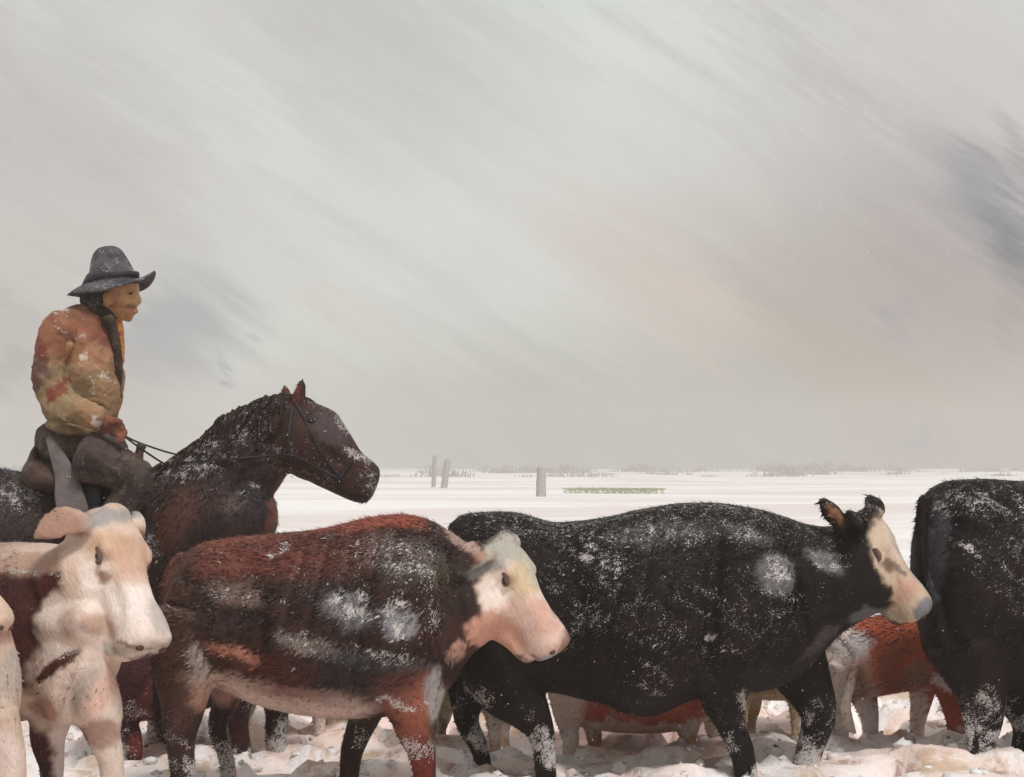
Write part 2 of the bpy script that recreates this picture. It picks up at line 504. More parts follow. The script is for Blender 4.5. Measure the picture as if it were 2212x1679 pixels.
def coat_cloth():
    """rider's coat: rust and ochre patches, a painted elbow crease, coarse weave and caught snow"""
    m, N = mat_new('rider_coat')
    tc = N.n('ShaderNodeTexCoord').outputs['Object']
    col = N.n('ShaderNodeVertexColor', layer_name='Col').outputs['Color']
    snow = N.n('ShaderNodeAttribute', attribute_name='snow').outputs['Fac']
    n = N.noise(tc, 26, 4, .6, .6)
    col = N.mix(N.ramp(n, .35, .7, 0, .4), col, N.mix(1.0, col, (1.4, 1.35, 1.3, 1), 'MULTIPLY'))
    w = N.noise(tc, 240, 2, .6); g3 = N.noise(N.mapping(tc, rot=(0, math.radians(40), 0), sc=(.5, 1, 1.6)), 60, 3, .7)
    g = N.math('ADD', N.math('MULTIPLY', w, .5), N.math('MULTIPLY', N.noise(tc, 18, 5, .75), .3))
    g = N.math('ADD', N.math('ADD', g, N.math('MULTIPLY', g3, .2)), N.math('MULTIPLY', snow, .26))
    s = N.ramp(g, .61, .69)
    col = N.mix(N.math('MULTIPLY', s, .8), col, rgba((226, 214, 204)))
    finish(N, col, .92, bump(N, N.math('ADD', N.math('MULTIPLY', w, .5), n), .6, .014), .12)
    return m
RCOAT = coat_cloth()

def snow_ground():
    m, N = mat_new('snow_ground')
    tc = N.n('ShaderNodeTexCoord').outputs['Object']
    sep = N.n('ShaderNodeSeparateXYZ'); N.link(tc, sep.inputs[0])
    # wind-packed streaks across, far off; trampled and soiled where the herd walks
    fs = N.noise(N.mapping(tc, sc=(.05, .16, 1)), 1.0, 4, .6, .3)
    far = N.mix(N.ramp(fs, .44, .62), rgba((243, 239, 238)), rgba((226, 216, 213)))
    near_n = N.noise(N.mapping(tc, sc=(1, .55, 1)), 2.6, 5, .62, .6)
    near = N.mix(N.ramp(near_n, .40, .60), rgba((250, 243, 241)), rgba((242, 218, 208)))
    dirt = N.noise(N.mapping(tc, sc=(1, .5, 1), loc=(5, 2, 0)), 3.4, 5, .65, .5)
    near = N.mix(N.ramp(dirt, .52, .64, 0, .75), near, rgba((196, 164, 132)))
    mud = N.noise(N.mapping(tc, sc=(1.3, .5, 1), loc=(1, 8, 0)), 5.0, 5, .65, .5)
    near = N.mix(N.ramp(mud, .55, .66, 0, .7), near, rgba((150, 104, 86)))
    k = N.ramp(sep.outputs['Y'], 10.5, 18.0)
    col = N.mix(k, near, far)
    fine = N.noise(tc, 40, 5, .7); mid = N.noise(tc, 7, 5, .6)
    h = N.math('ADD', N.math('MULTIPLY', fine, .25), mid)
    b = finish(N, col, .72, bump(N, h, .6, .05), .2)
    return m
SNOWG = snow_ground()

m_, N_ = mat_new('snow_clump')
tc_ = N_.n('ShaderNodeTexCoord').outputs['Object']
n_ = N_.noise(tc_, 18, 4, .6)
finish(N_, N_.mix(N_.ramp(n_, .4, .65), rgba((240, 238, 238)), rgba((220, 208, 200))), .7, bump(N_, N_.noise(tc_, 70, 4, .6), .5, .02), .2)
SNOWC = m_
FLAKE = plain('snowflake', (246, 246, 248), (238, 238, 240), 10, .8, .1, .0)
WEED = plain('dead_weed', (128, 120, 112), (150, 142, 132), 6, .95, .05)
WOODM = plain('weathered_wood', (164, 160, 158), (186, 180, 176), 18, .9, .1)
SCRUB = plain('scrub_twigs', (170, 167, 163), (188, 181, 174), 6, .95, .05)  # paled towards the sky tone, so part of the haze sits in the colour
SPRUCE = plain('spruce_blue', (62, 68, 96), (84, 88, 120), 3, .95, .05)
GRASSM = plain('grass_green', (142, 152, 116), (170, 172, 142), 6, .9, .1)

# ================================================================== the setting: snow field
def spaced(a, b, fine0, fine1, df, growth):
    xs = list(np.arange(fine0, fine1 + 1e-6, df))
    s = df
    while xs[-1] < b: s *= growth; xs.append(xs[-1] + s)
    s = df
    while xs[0] > a: s *= growth; xs.insert(0, xs[0] - s)
    return np.array(xs)

def ground_z(x, y):
    p = np.column_stack([x, y, np.zeros_like(x)])
    near = sstep(13.5, 9.5, y) * sstep(5.5, 3.5, np.abs(x))
    z = (fbm(p, .55, 3, 3) - .5) * .10 * near
    z = z + (fbm(p * np.array((1, .8, 1)), 3.2, 8, 4) - .5) * .15 * near          # trampled
    z = z - .07 * sstep(.60, .74, vnoise(p * np.array((1, .8, 1)), 5.5, 27)) * near + .03 * sstep(.5, .62, vnoise(p, 9.0, 29)) * near   # hoof holes and crumbled edges
    # low drift thrown up along the near side of the herd
    ridge = np.exp(-((y - 6.0 - .18 * np.sin(x * 2.3)) / .30) ** 2)
    hump = .02 + .10 * sstep(.44, .70, fbm(p * np.array((1, .25, 1)), 2.3, 14, 3))
    z = z + ridge * hump * near
    # swells and drifts out on the open field
    far = sstep(14, 45, y)
    z = z + far * ((fbm(p * np.array((.35, 1, 1)), .055, 5, 3) - .5) * .9)
    return z

gx = spaced(-420, 420, -3.2, 3.2, .045, 1.07)
gy = spaced(-60, 520, 4.9, 10.5, .045, 1.045)
GX, GY = np.meshgrid(gx, gy)
GZ = ground_z(GX.ravel(), GY.ravel())
nx, ny = len(gx), len(gy)
ii = np.arange(nx * ny).reshape(ny, nx)
F = np.column_stack([ii[:-1, :-1].ravel(), ii[:-1, 1:].ravel(), ii[1:, 1:].ravel(), ii[1:, :-1].ravel()])
ground = mesh_obj('ground', np.column_stack([GX.ravel(), GY.ravel(), GZ]), F.tolist(), SNOWG)
tag(ground, 'trampled snow field running flat to the horizon', kind='structure')

def zg(x, y): return float(ground_z(np.array([x], float), np.array([y], float))[0])
def zgs(x, y): return ground_z(np.asarray(x, float), np.asarray(y, float))

# ================================================================== animals
def muscle(o, Y0, marks, seed, rough=.010):
    """shoulder, rib, hip and flank relief: (u, v, ru, rv, angle, soft, metres out)"""
    co, no = co_of(o.data), no_of(o.data)
    d = (fbm(co, 4.5, seed, 3) - .5) * 2 * rough
    if marks:
        ws, _, _ = blobs(co, Y0, [m[:6] for m in marks], seed + 3, 5.0)
        for m, w in zip(marks, ws): d = d + w * m[6] * np.clip(np.abs(no[:, 1]) * 1.4, 0, 1)
    co = co + no * d[:, None]
    o.data.vertices.foreach_set('co', co.astype(np.float32).ravel()); o.data.update()

def eyes(o, root, Y0, u, v, r, far=True):
    for back in ((False, True) if far else (False,)):
        p = P(u, v, Y0)
        y, nrm = surf_y(o, p[0], p[2], Y0, back)
        if nrm is None: continue
        bm = MB()
        sg = -1 if back else 1
        V, F = ball((p[0], y + sg * .35 * r, p[2]), (r * 1.15, r * .8, r * .85))
        e = mesh_obj('eye', V, F, EYE, root)
        pts = [(p[0] + 1.25 * r * math.cos(t), y + sg * .12 * r * (1 + math.cos(t)), p[2] + .80 * r * math.sin(t) + .30 * r * math.cos(t)) for t in np.linspace(0, 2 * math.pi, 17)]
        V, F = loft_pts(np.array(pts), r * (.34 + .22 * np.clip(np.sin(np.linspace(0, 2 * math.pi, 17)), 0, 1)), np.full(17, r * .6), n=8, sub=2)
        mesh_obj('eyelid', V, F, LEATHER_BLACK, e)

def ball(c, r, nu=14, nv=9):
    V, F = [], []
    for i in range(nv + 1):
        th = math.pi * i / nv
        for j in range(nu):
            ph = 2 * math.pi * j / nu
            V.append((c[0] + r[0] * math.sin(th) * math.cos(ph), c[1] + r[1] * math.sin(th) * math.sin(ph), c[2] + r[2] * math.cos(th)))
    for i in range(nv):
        for j in range(nu):
            F.append((i * nu + j, i * nu + (j + 1) % nu, (i + 1) * nu + (j + 1) % nu, (i + 1) * nu + j))
    return V, F

def nostril(o, root, Y0, u, v, ru, rv):
    p = P(u, v, Y0)
    y, nrm = surf_y(o, p[0], p[2], Y0)
    if nrm is None: return
    V, F = ball((p[0], y + .006, p[2]), (ru, .012, rv), 12, 8)
    mesh_obj('nostril', V, F, NOSE, root)

def animal(name, fig, voxel, label, cat, group, paint, hairs, eye=None, nose=None, hair_len=.0155, hair_w=.0026, short=(), flow=(-1, 0, -.5), relief=(), rough=.010, head=None, dabs=.22):
    o = build(fig, 'body', voxel)
    muscle(o, fig.Y0, relief, paint['seed'] + 200, rough)
    co = co_of(o.data)
    root = empty(name, (float(co[:, 0].mean()), float(co[:, 1].mean()), 0.0))
    set_parent(o, root)
    o.data.materials.append(COAT)
    paint = dict(paint); coat(o, paint.pop('Yp', fig.Y0), **paint)
    if head: head.features(root, o)
    if eye: eyes(o, root, fig.Y0, *eye)
    if nose: nostril(o, root, fig.Y0, *nose)
    if hairs: fur(o, root, COAT, hairs, hair_len, hair_w, paint['seed'] + 100, flow=flow, short=short, Y0=fig.Y0, dabs=dabs)
    tag(root, label, cat, group)
    return root, o

class Head:
    """cattle head in its own frame: x from poll to nose, y across, z towards the face's front; all in head lengths"""
    def __init__(self, fig, poll, nose, front, ws=1.0, ds=1.0, ears=((.10, -1), (.10, 1)), ear_len=1.0, droop=0.0):
        self.o = P(*poll[:2], fig.Y0 + (poll[2] if len(poll) > 2 else 0)); n = P(*nose[:2], fig.Y0 + (nose[2] if len(nose) > 2 else 0))
        ax = n - self.o; self.L = float(np.linalg.norm(ax)); self.X = ax / self.L
        z = np.array(front, float); z = z - self.X * (z @ self.X); self.Z = z / np.linalg.norm(z)
        self.Y = np.cross(self.Z, self.X); self.ws, self.ds = ws, ds
        def put(V, F): fig.add(self.w(V), F)
        def up(st, n=26, ex=2.3, egg=0.0, cap=.3):
            st = np.array(st, float)
            pts = np.column_stack([st[:, 0], np.zeros(len(st)), (st[:, 1] + st[:, 2]) / 2])
            put(*loft_pts(pts, (st[:, 1] - st[:, 2]) / 2, st[:, 3], n=n, upright=True, ex=ex, egg=egg, cap=cap))
        # skull and upper jaw
        up([(-.06, .00, -.34, .17), (.08, .03, -.43, .215), (.22, .03, -.46, .225), (.34, .00, -.44, .19), (.48, -.03, -.36, .150), (.64, -.045, -.315, .128), (.78, -.045, -.31, .140), (.90, -.055, -.315, .162), (.975, -.085, -.31, .155)], ex=2.6, egg=-.06)
        # lower jaw and chin, a crease below the lips
        up([(.06, -.28, -.56, .16), (.20, -.28, -.61, .145), (.36, -.28, -.585, .12), (.54, -.28, -.51, .105), (.72, -.30, -.445, .10), (.86, -.315, -.425, .098), (.93, -.325, -.40, .085)], n=18)
        for q in (-1, 1):
            put(*ball((.26, q * .168, -.045), (.10, .045, .04)))          # brow
            put(*ball((.20, q * .160, -.38), (.19, .07, .19)))             # cheek
            put(*ball((.50, q * .10, -.10), (.16, .035, .03)))              # facial crest
            put(*ball((.94, q * .098, -.135), (.055, .055, .06)))           # nostril wing
            put(*ball((.90, q * .09, -.275), (.085, .05, .035)))            # upper lip
        put(*ball((.0, 0, .015), (.10, .12, .045)))                           # poll
        for er in ears:
            x0, q = er[:2]; l = ear_len * (er[2] if len(er) > 2 else 1.0)
            e = np.array([(x0, q * .17, -.07), (x0 - .04, q * .27, -.05), (x0 - .07, q * (.27 + .14 * l), -.06 - droop * .4), (x0 - .06, q * (.27 + .26 * l), -.09 - droop), (x0 - .03, q * (.27 + .34 * l), -.12 - droop * 1.3)])
            ra = np.array((.05, .10, .135, .105, .03)); rb = np.array((.045, .040, .034, .030, .02))
            # ear blade: flat loft built ring by ring in the x-z plane
            V, F = [], []; A = catmull(np.column_stack([e, ra, rb]), 4); m = 12
            for k in range(len(A)):
                for j in range(m):
                    t = 2 * math.pi * j / m
                    V.append((A[k, 0] + A[k, 3] * math.cos(t), A[k, 1], A[k, 2] + A[k, 4] * math.sin(t) - .25 * A[k, 3] * math.cos(t) ** 2 * .5))
            for k in range(len(A) - 1):
                for j in range(m): F.append((k * m + j, k * m + (j + 1) % m, (k + 1) * m + (j + 1) % m, (k + 1) * m + j))
            F.append(tuple(range(m))[::-1]); F.append(tuple((len(A) - 1) * m + j for j in range(m)))
            put(V, F)
    def w(self, V):
        V = np.asarray(V, float)
        return self.o + self.L * (V[:, :1] * self.X + V[:, 1:2] * self.Y * self.ws + V[:, 2:3] * self.Z * self.ds)
    def features(self, root, body):
        bv = BVHTree.FromPolygons([tuple(v) for v in co_of(body.data)], [tuple(p.vertices) for p in body.data.polygons])
        L = self.L
        for q in (-1, 1):
            a = self.w([(.30, q * .9, -.105)])[0]; d = self.w([(.30, 0, -.105)])[0] - a
            h = bv.ray_cast(Vector(a), Vector(d))
            if h[0] is not None:
                c = np.array(h[0]) + self.Y * q * self.ws * -.016 * L * np.sign(1)
                fr = lambda V: c + L * (np.asarray(V, float)[:, :1] * self.X + np.asarray(V, float)[:, 1:2] * self.Y * q + np.asarray(V, float)[:, 2:3] * self.Z)
                V, F = ball((0, 0, 0), (.040, .030, .032)); e = mesh_obj('eye', fr(V), F, EYE, root)
                up_ = [(.052 * math.cos(t), .016 + .012 * math.sin(t), .030 * math.sin(t) + .012 * math.cos(t) * -1) for t in np.linspace(0, 2 * math.pi, 19)]
                ts = np.linspace(0, 2 * math.pi, 19)
                V, F = loft_pts(np.array(up_), .011 + .013 * np.clip(np.sin(ts), 0, 1), np.full(19, .014), n=8, sub=2)
                mesh_obj('eyelid', fr(V), F, LID, e)
            a = self.w([(1.6, q * .10, -.15)])[0]; d = self.w([(.9, q * .095, -.165)])[0] - a
            h = bv.ray_cast(Vector(a), Vector(d))
            if h[0] is not None:
                c2 = np.array(h[0])
                V, F = ball((0, 0, 0), (.022, .034, .024), 12, 8)
                V = np.asarray(V); mesh_obj('nostril', c2 + L * (V[:, :1] * self.X + V[:, 1:2] * self.Y + V[:, 2:3] * self.Z), F, NOSE, root)

def leg(fig, st, dY, cloven=True):
    st = [tuple(q) if i < 2 else (q[0], q[1], q[2] * (.92 if i == 2 else .84)) + tuple(q[3:]) for i, q in enumerate(st)]
    fig.tube(st, dY, 1.0, n=14, cap=.2)

HERD = 'cattle of the herd walking through the snow'
RED, RED2 = (92, 50, 42), (66, 38, 34)
CREAM, TAN, PINK = (226, 204, 186), (204, 164, 128), (206, 150, 124)
BLK, BLK2 = (24, 17, 16), (36, 27, 25)
ORANGE = (186, 106, 66)
GREYC = (150, 148, 146)

# ---- black cow with a pale face, walking across the middle
f = Fig(7.3)
f.torso([(968, 1160, 1320, .10), (988, 1118, 1430, .20), (1040, 1106, 1475, .26), (1120, 1107, 1490, .29), (1200, 1129, 1498, .29), (1300, 1118, 1522, .32),
         (1395, 1097, 1546, .35), (1490, 1086, 1512, .33), (1600, 1093, 1500, .31), (1680, 1112, 1485, .27), (1740, 1130, 1445, .22), (1790, 1136, 1392, .18),
         (1840, 1122, 1345, .15), (1880, 1125, 1325, .13)])
f.tube([(1770, 1262, 118, .17), (1820, 1246, 108, .15), (1868, 1234, 98, .13), (1900, 1230, 84, .11)], n=20)
hd = Head(f, (1884, 1112), (2036, 1302, -.05), (1, -.45, .4), 1.15, 1.16, ears=((.02, -1), (.02, 1)), ear_len=.7, droop=-.08)
f.tube([(1826, 1142, 13, .02), (1802, 1114, 21, .03), (1786, 1094, 17, .025), (1774, 1076, 5, .012)], -.10, n=12, cap=.3)
leg(f, [(1060, 1370, 98, .14), (1090, 1470, 78, .11), (1142, 1535, 52), (1172, 1590, 34), (1178, 1650, 29), (1182, 1790, 27)], -.14)
leg(f, [(1040, 1390, 70, .12), (1020, 1480, 46, .08), (1008, 1555, 30), (1040, 1630, 25), (1060, 1760, 24)], .16)
leg(f, [(1570, 1390, 90, .12), (1562, 1480, 62, .09), (1580, 1560, 40), (1602, 1620, 33), (1612, 1690, 29), (1614, 1790, 27)], -.15)
leg(f, [(1690, 1380, 84, .12), (1738, 1470, 60, .08), (1768, 1545, 42), (1748, 1620, 36), (1728, 1700, 31), (1720, 1790, 28)], .15)
f.tube([(985, 1135, 16), (966, 1200, 14), (962, 1300, 12), (968, 1400, 14), (975, 1480, 12), (978, 1530, 5)], 0, n=10)
face = (196, 168, 136)
paintC = dict(base=BLK, alt=BLK2, seed=3, top_snow=.42, strokes=[
    (1655, 1230, 44, 38, 20, .5, (128, 126, 128), .6), (1775, 1205, 50, 22, 20, .5, (128, 126, 126), .65), (1420, 1148, 120, 24, -4, .6, (78, 76, 78), .6), (1600, 1150, 50, 18, 20, .6, (84, 82, 84), .6),
    (1955, 1200, 76, 104, -36, .16, (206, 178, 150)), (1985, 1280, 70, 66, -38, .2, (204, 174, 142)), (1930, 1175, 18, 40, -30, .5, (214, 190, 172), .8),
    (1962, 1215, 10, 70, -30, .5, (176, 160, 146), .8), (1950, 1275, 28, 22, -30, .6, (204, 148, 124), .7), (1935, 1330, 40, 14, 8, .5, (172, 150, 124), .9),
    (2002, 1316, 34, 28, 20, .35, (120, 120, 124)), (1836, 1200, 38, 60, -15, .4, BLK), (1852, 1275, 34, 46, 0, .3, BLK), (1870, 1325, 44, 18, 0, .5, (98, 98, 102), .8),
    (1790, 1108, 8, 26, -25, .6, (140, 96, 66), .9), (1912, 1218, 14, 20, -50, .5, (80, 56, 44), .8), (1940, 1232, 18, 7, 30, .6, (110, 96, 90), .9),
    (1760, 1375, 60, 14, -40, .6, (74, 70, 74), .7)],
    snow=[(1655, 1230, 46, 40, 20, .6, .62), (1775, 1205, 50, 26, 20, .6, .6), (1265, 1190, 22, 14, -40, .5, .9), (1300, 1220, 60, 40, 30, .8, .55), (1420, 1150, 160, 30, -4, .8, .5),
          (1590, 1150, 60, 20, 20, .8, .5), (1520, 1365, 16, 12, 0, .5, .9), (1390, 1450, 50, 60, 10, .9, .42), (1500, 1310, 240, 120, 0, .9, .30), (1600, 1520, 24, 50, -20, .6, .62),
          (1165, 1590, 30, 36, 0, .5, .85), (1030, 1500, 34, 40, 0, .6, .6), (1755, 1640, 50, 50, 0, .6, .75), (1650, 1280, 60, 50, 0, .8, .5), (1250, 1260, 80, 120, 0, .9, .4)])
animal('cow', f, .0115, 'black cow with a pale tan face walking behind the red white-faced cow', 'cow', HERD, paintC, 62000, dabs=.14,
       head=hd, short=((1945, 1240, 130),), relief=[(1610, 1260, 80, 150, 10, .5, .035), (1520, 1290, 16, 170, 8, .6, -.022), (1700, 1240, 12, 130, -12, .7, -.022), (1085, 1175, 46, 36, 0, .6, .03), (1090, 1330, 80, 120, -10, .6, .03), (1215, 1290, 50, 110, 0, .6, -.03), (1390, 1330, 110, 170, 0, .7, .02), (1330, 1250, 8, 130, 12, .7, -.010), (1380, 1260, 8, 130, 12, .7, -.010), (1430, 1260, 8, 130, 12, .7, -.010), (1560, 1400, 40, 50, 0, .6, .02), (1880, 1290, 40, 40, 0, .6, .014)])

# ---- red cow with a white face, nearest the middle
f = Fig(6.7)
f.torso([(376, 1240, 1420, .10), (396, 1197, 1470, .18), (440, 1171, 1470, .24), (520, 1160, 1504, .28), (600, 1151, 1530, .31), (700, 1137, 1548, .33),
         (800, 1115, 1550, .33), (870, 1110, 1540, .30), (930, 1124, 1520, .27), (975, 1150, 1480, .22), (1015, 1176, 1420, .17), (1055, 1190, 1385, .13)])
f.tube([(980, 1290, 120, .17), (1030, 1275, 104, .15), (1070, 1260, 84, .12)], n=20)
hd = Head(f, (1094, 1164, -.02), (1244, 1374, -.12), (1, -.5, .5), 1.18, 1.26, ears=((.08, -1), (.02, 1, .6)), ear_len=1.0, droop=.20)
leg(f, [(415, 1330, 88, .15), (402, 1430, 76, .12), (396, 1515, 58), (388, 1590, 44), (394, 1660, 33), (398, 1760, 30)], -.14)
leg(f, [(470, 1400, 70, .12), (490, 1500, 36, .07), (470, 1570, 27), (492, 1650, 23), (496, 1760, 22)], .16)
leg(f, [(900, 1400, 90, .13), (892, 1500, 70, .10), (900, 1570, 52), (914, 1636, 36), (918, 1690, 28), (920, 1780, 26)], -.14)
leg(f, [(835, 1420, 70, .11), (800, 1520, 40), (772, 1590, 31), (756, 1650, 27), (750, 1780, 24)], .15)
f.tube([(398, 1200, 18), (368, 1235, 17), (356, 1320, 16), (352, 1430, 19), (350, 1520, 22), (346, 1590, 8)], -.02, n=10)
paintB = dict(base=(62, 39, 34), alt=(42, 31, 30), seed=19, top_snow=.30, strokes=[
    (800, 1122, 240, 20, -6, .7, (150, 70, 50), .85), (500, 1170, 110, 14, -6, .7, (146, 76, 54), .8), (375, 1260, 16, 90, 8, .7, (128, 72, 54), .8),
    (890, 1480, 70, 60, 10, .6, (168, 98, 76), .75), (900, 1560, 36, 40, 0, .6, (150, 82, 62), .7), (915, 1630, 26, 60, 0, .5, (112, 44, 36), .9),
    (775, 1300, 60, 34, 20, .4, (126, 126, 130), .75), (880, 1330, 32, 40, -30, .4, (150, 152, 158), .75), (690, 1370, 70, 18, 14, .5, (136, 122, 116), .75), (820, 1408, 100, 20, 6, .5, (110, 112, 118), .7), (870, 1195, 90, 36, 10, .6, (104, 96, 94), .6), (530, 1270, 60, 26, 14, .6, (128, 106, 96), .6), (395, 1310, 50, 130, 4, .6, (112, 76, 62), .75), (400, 1470, 46, 90, 0, .6, (96, 66, 56), .6), (660, 1195, 200, 44, -6, .7, (96, 52, 42), .6), (560, 1200, 150, 34, -4, .6, (108, 56, 44), .7), (590, 1492, 160, 40, 14, .35, (208, 178, 160)), (705, 1508, 110, 44, 4, .35, (204, 174, 160), .95), (465, 1430, 16, 70, -18, .5, (170, 156, 150), .9), (480, 1490, 40, 40, 0, .6, (186, 142, 122), .8),
    (1000, 1165, 60, 14, 40, .5, (186, 152, 138), .8), (745, 1560, 60, 16, -14, .6, (96, 100, 58), .7), (965, 1232, 36, 26, -20, .8, (66, 66, 46), .6),
    (1100, 1210, 60, 56, 0, .22, (178, 172, 158)), (1112, 1290, 84, 70, 40, .2, (226, 196, 176)), (1150, 1355, 80, 62, 45, .2, (222, 184, 166)), (1070, 1365, 66, 40, 20, .25, (214, 154, 126)),
    (1130, 1250, 36, 40, 20, .5, (212, 184, 138), .9), (1160, 1230, 22, 44, -20, .5, (196, 188, 168), .8), (1070, 1280, 26, 30, 0, .5, (236, 220, 208), .9),
    (1170, 1330, 24, 40, -30, .5, (214, 158, 134), .8), (1050, 1225, 40, 14, -10, .5, (158, 154, 152), .9), (1190, 1425, 44, 18, -10, .4, (158, 156, 156), .9), (1222, 1392, 16, 26, 0, .5, (160, 128, 110), .9),
    (1042, 1196, 18, 10, 0, .6, (164, 112, 78), .6), (990, 1395, 18, 22, 20, .5, (206, 158, 136), .7), (1150, 1420, 52, 4, 24, .5, (120, 84, 74), .8), (945, 1480, 20, 60, 0, .4, (160, 156, 154), .9), (1000, 1290, 34, 44, 0, .5, (46, 36, 33), .9),
    (420, 1300, 30, 100, 4, .6, (58, 46, 42), .6), (620, 1440, 120, 50, 20, .7, (84, 42, 36), .8), (800, 1440, 110, 60, 0, .7, (40, 36, 38), .75), (530, 1390, 60, 14, 20, .5, (178, 116, 94), .8)],
    snow=[(780, 1300, 60, 40, 20, .6, .72), (870, 1290, 40, 26, -30, .6, .78), (880, 1340, 22, 18, -30, .5, .95), (860, 1200, 110, 50, 10, .8, .52), (520, 1270, 60, 34, 12, .7, .5), (690, 1370, 70, 22, 12, .6, .6),
          (820, 1400, 110, 24, 6, .7, .6), (620, 1180, 30, 8, -30, .5, .8), (930, 1220, 30, 60, 0, .7, .55), (880, 1500, 60, 14, 4, .5, .85), (900, 1600, 40, 30, 0, .6, .7), (600, 1260, 200, 60, 0, .9, .30), (940, 1330, 30, 50, 0, .8, .45), (400, 1600, 40, 80, 0, .8, .4)])
animal('cow', f, .0105, 'red cow with a white face and pale belly in front of the black pale-faced cow', 'cow', HERD, paintB, 62000,
       head=hd, short=((1115, 1310, 165),), relief=[(880, 1300, 70, 130, 8, .5, .032), (800, 1300, 14, 150, 10, .6, -.022), (470, 1220, 44, 34, 0, .6, .028), (440, 1340, 70, 110, 0, .6, .028), (560, 1320, 44, 100, 0, .6, -.028), (700, 1350, 90, 140, 0, .7, .02), (650, 1280, 8, 110, 12, .7, -.010), (700, 1280, 8, 110, 12, .7, -.010), (750, 1280, 8, 110, 12, .7, -.010), (990, 1290, 14, 110, -14, .7, -.018), (1083, 1268, 22, 14, 0, .6, -.008), (1070, 1330, 34, 30, 0, .6, .01)])

# ---- black cow whose rump enters at the picture's edge
f = Fig(7.62)
f.torso([(1986, 1110, 1320, .10), (2002, 1066, 1410, .19), (2040, 1042, 1455, .26), (2100, 1036, 1480, .29), (2200, 1036, 1500, .31), (2350, 1040, 1540, .34),
         (2500, 1040, 1560, .35), (2640, 1045, 1540, .32), (2750, 1055, 1490, .26), (2850, 1030, 1400, .19), (2930, 990, 1310, .15)])
f.tube([(2880, 1150, 110, .16), (2930, 1110, 90, .13)], n=18)
hd = Head(f, (2960, 1010), (3100, 1200), (1, -.3, .5), 1.0, 1.1)
leg(f, [(2085, 1390, 88, .15), (2118, 1480, 62, .11), (2130, 1550, 44), (2122, 1610, 34), (2130, 1690, 30), (2132, 1800, 28)], -.14)
leg(f, [(2100, 1400, 70, .13), (2180, 1500, 40, .08), (2215, 1570, 31), (2200, 1650, 26), (2204, 1800, 25)], .16)
leg(f, [(2640, 1430, 85, .12), (2630, 1530, 48), (2640, 1600, 35), (2650, 1700, 30), (2652, 1800, 28)], -.15)
leg(f, [(2700, 1420, 75, .12), (2730, 1530, 45), (2750, 1600, 34), (2740, 1700, 30), (2736, 1800, 28)], .15)
f.tube([(2000, 1075, 18), (1990, 1140, 17), (1998, 1240, 15), (2030, 1350, 14), (2066, 1450, 14), (2092, 1550, 15), (2104, 1620, 12), (2110, 1680, 4)], -.22, n=10)
paintE = dict(base=BLK, alt=(36, 27, 27), seed=41, top_snow=.3, strokes=[(2005, 1180, 16, 110, 8, .6, (78, 80, 88), .7), (2990, 1180, 90, 60, 50, .4, face)],
    snow=[(2130, 1080, 110, 40, 0, .8, .5), (2040, 1170, 60, 8, 35, .6, .85), (2150, 1200, 90, 140, 0, .9, .36), (2100, 1500, 30, 40, 0, .6, .6), (2150, 1580, 60, 20, 0, .6, .85), (2150, 1640, 60, 40, 0, .6, .8), (2020, 1100, 20, 30, 20, .6, .6)])
animal('cow', f, .0125, 'black cow at the right edge, only its rump and hind legs in view', 'cow', HERD, paintE, 52000, head=hd, relief=[(2090, 1110, 44, 34, 0, .6, .03), (2090, 1300, 76, 120, -8, .6, .03), (2190, 1270, 40, 110, 0, .6, -.03), (2330, 1300, 100, 160, 0, .7, .02)])

# ---- small red calf with a white rump, between the two black cows
f = Fig(8.3)
f.torso([(1771, 1400, 1470, .07), (1784, 1370, 1500, .14), (1820, 1346, 1512, .19), (1880, 1334, 1505, .21), (1960, 1322, 1492, .22), (2040, 1320, 1488, .21), (2090, 1325, 1470, .17), (2130, 1310, 1430, .13), (2170, 1290, 1400, .11)])
f.tube([(2170, 1300, 50, .08), (2200, 1330, 48, .08), (2228, 1365, 36, .06), (2248, 1388, 28, .05)], n=18, cap=.5)
f.tube([(2160, 1280, 10, .015), (2140, 1270, 14, .02), (2120, 1274, 5, .01)], -.12, n=10)
f.tube([(2160, 1280, 10, .015), (2145, 1266, 14, .02), (2130, 1262, 5, .01)], .12, n=10)
leg(f, [(1812, 1440, 52, .09), (1800, 1510, 31), (1812, 1570, 22), (1816, 1660, 20)], -.10)
leg(f, [(1840, 1440, 48, .08), (1872, 1520, 27), (1880, 1570, 20), (1882, 1660, 18)], .11)
leg(f, [(2046, 1430, 50, .08), (2060, 1510, 31), (2066, 1570, 24), (2068, 1660, 22)], -.10)
leg(f, [(2000, 1430, 44, .08), (1990, 1510, 26), (1982, 1570, 20), (1980, 1660, 18)], .11)
f.tube([(1800, 1362, 10), (1818, 1372, 10), (1850, 1420, 10), (1840, 1470, 9), (1826, 1520, 11), (1834, 1565, 12), (1850, 1585, 4)], -.26, n=10)
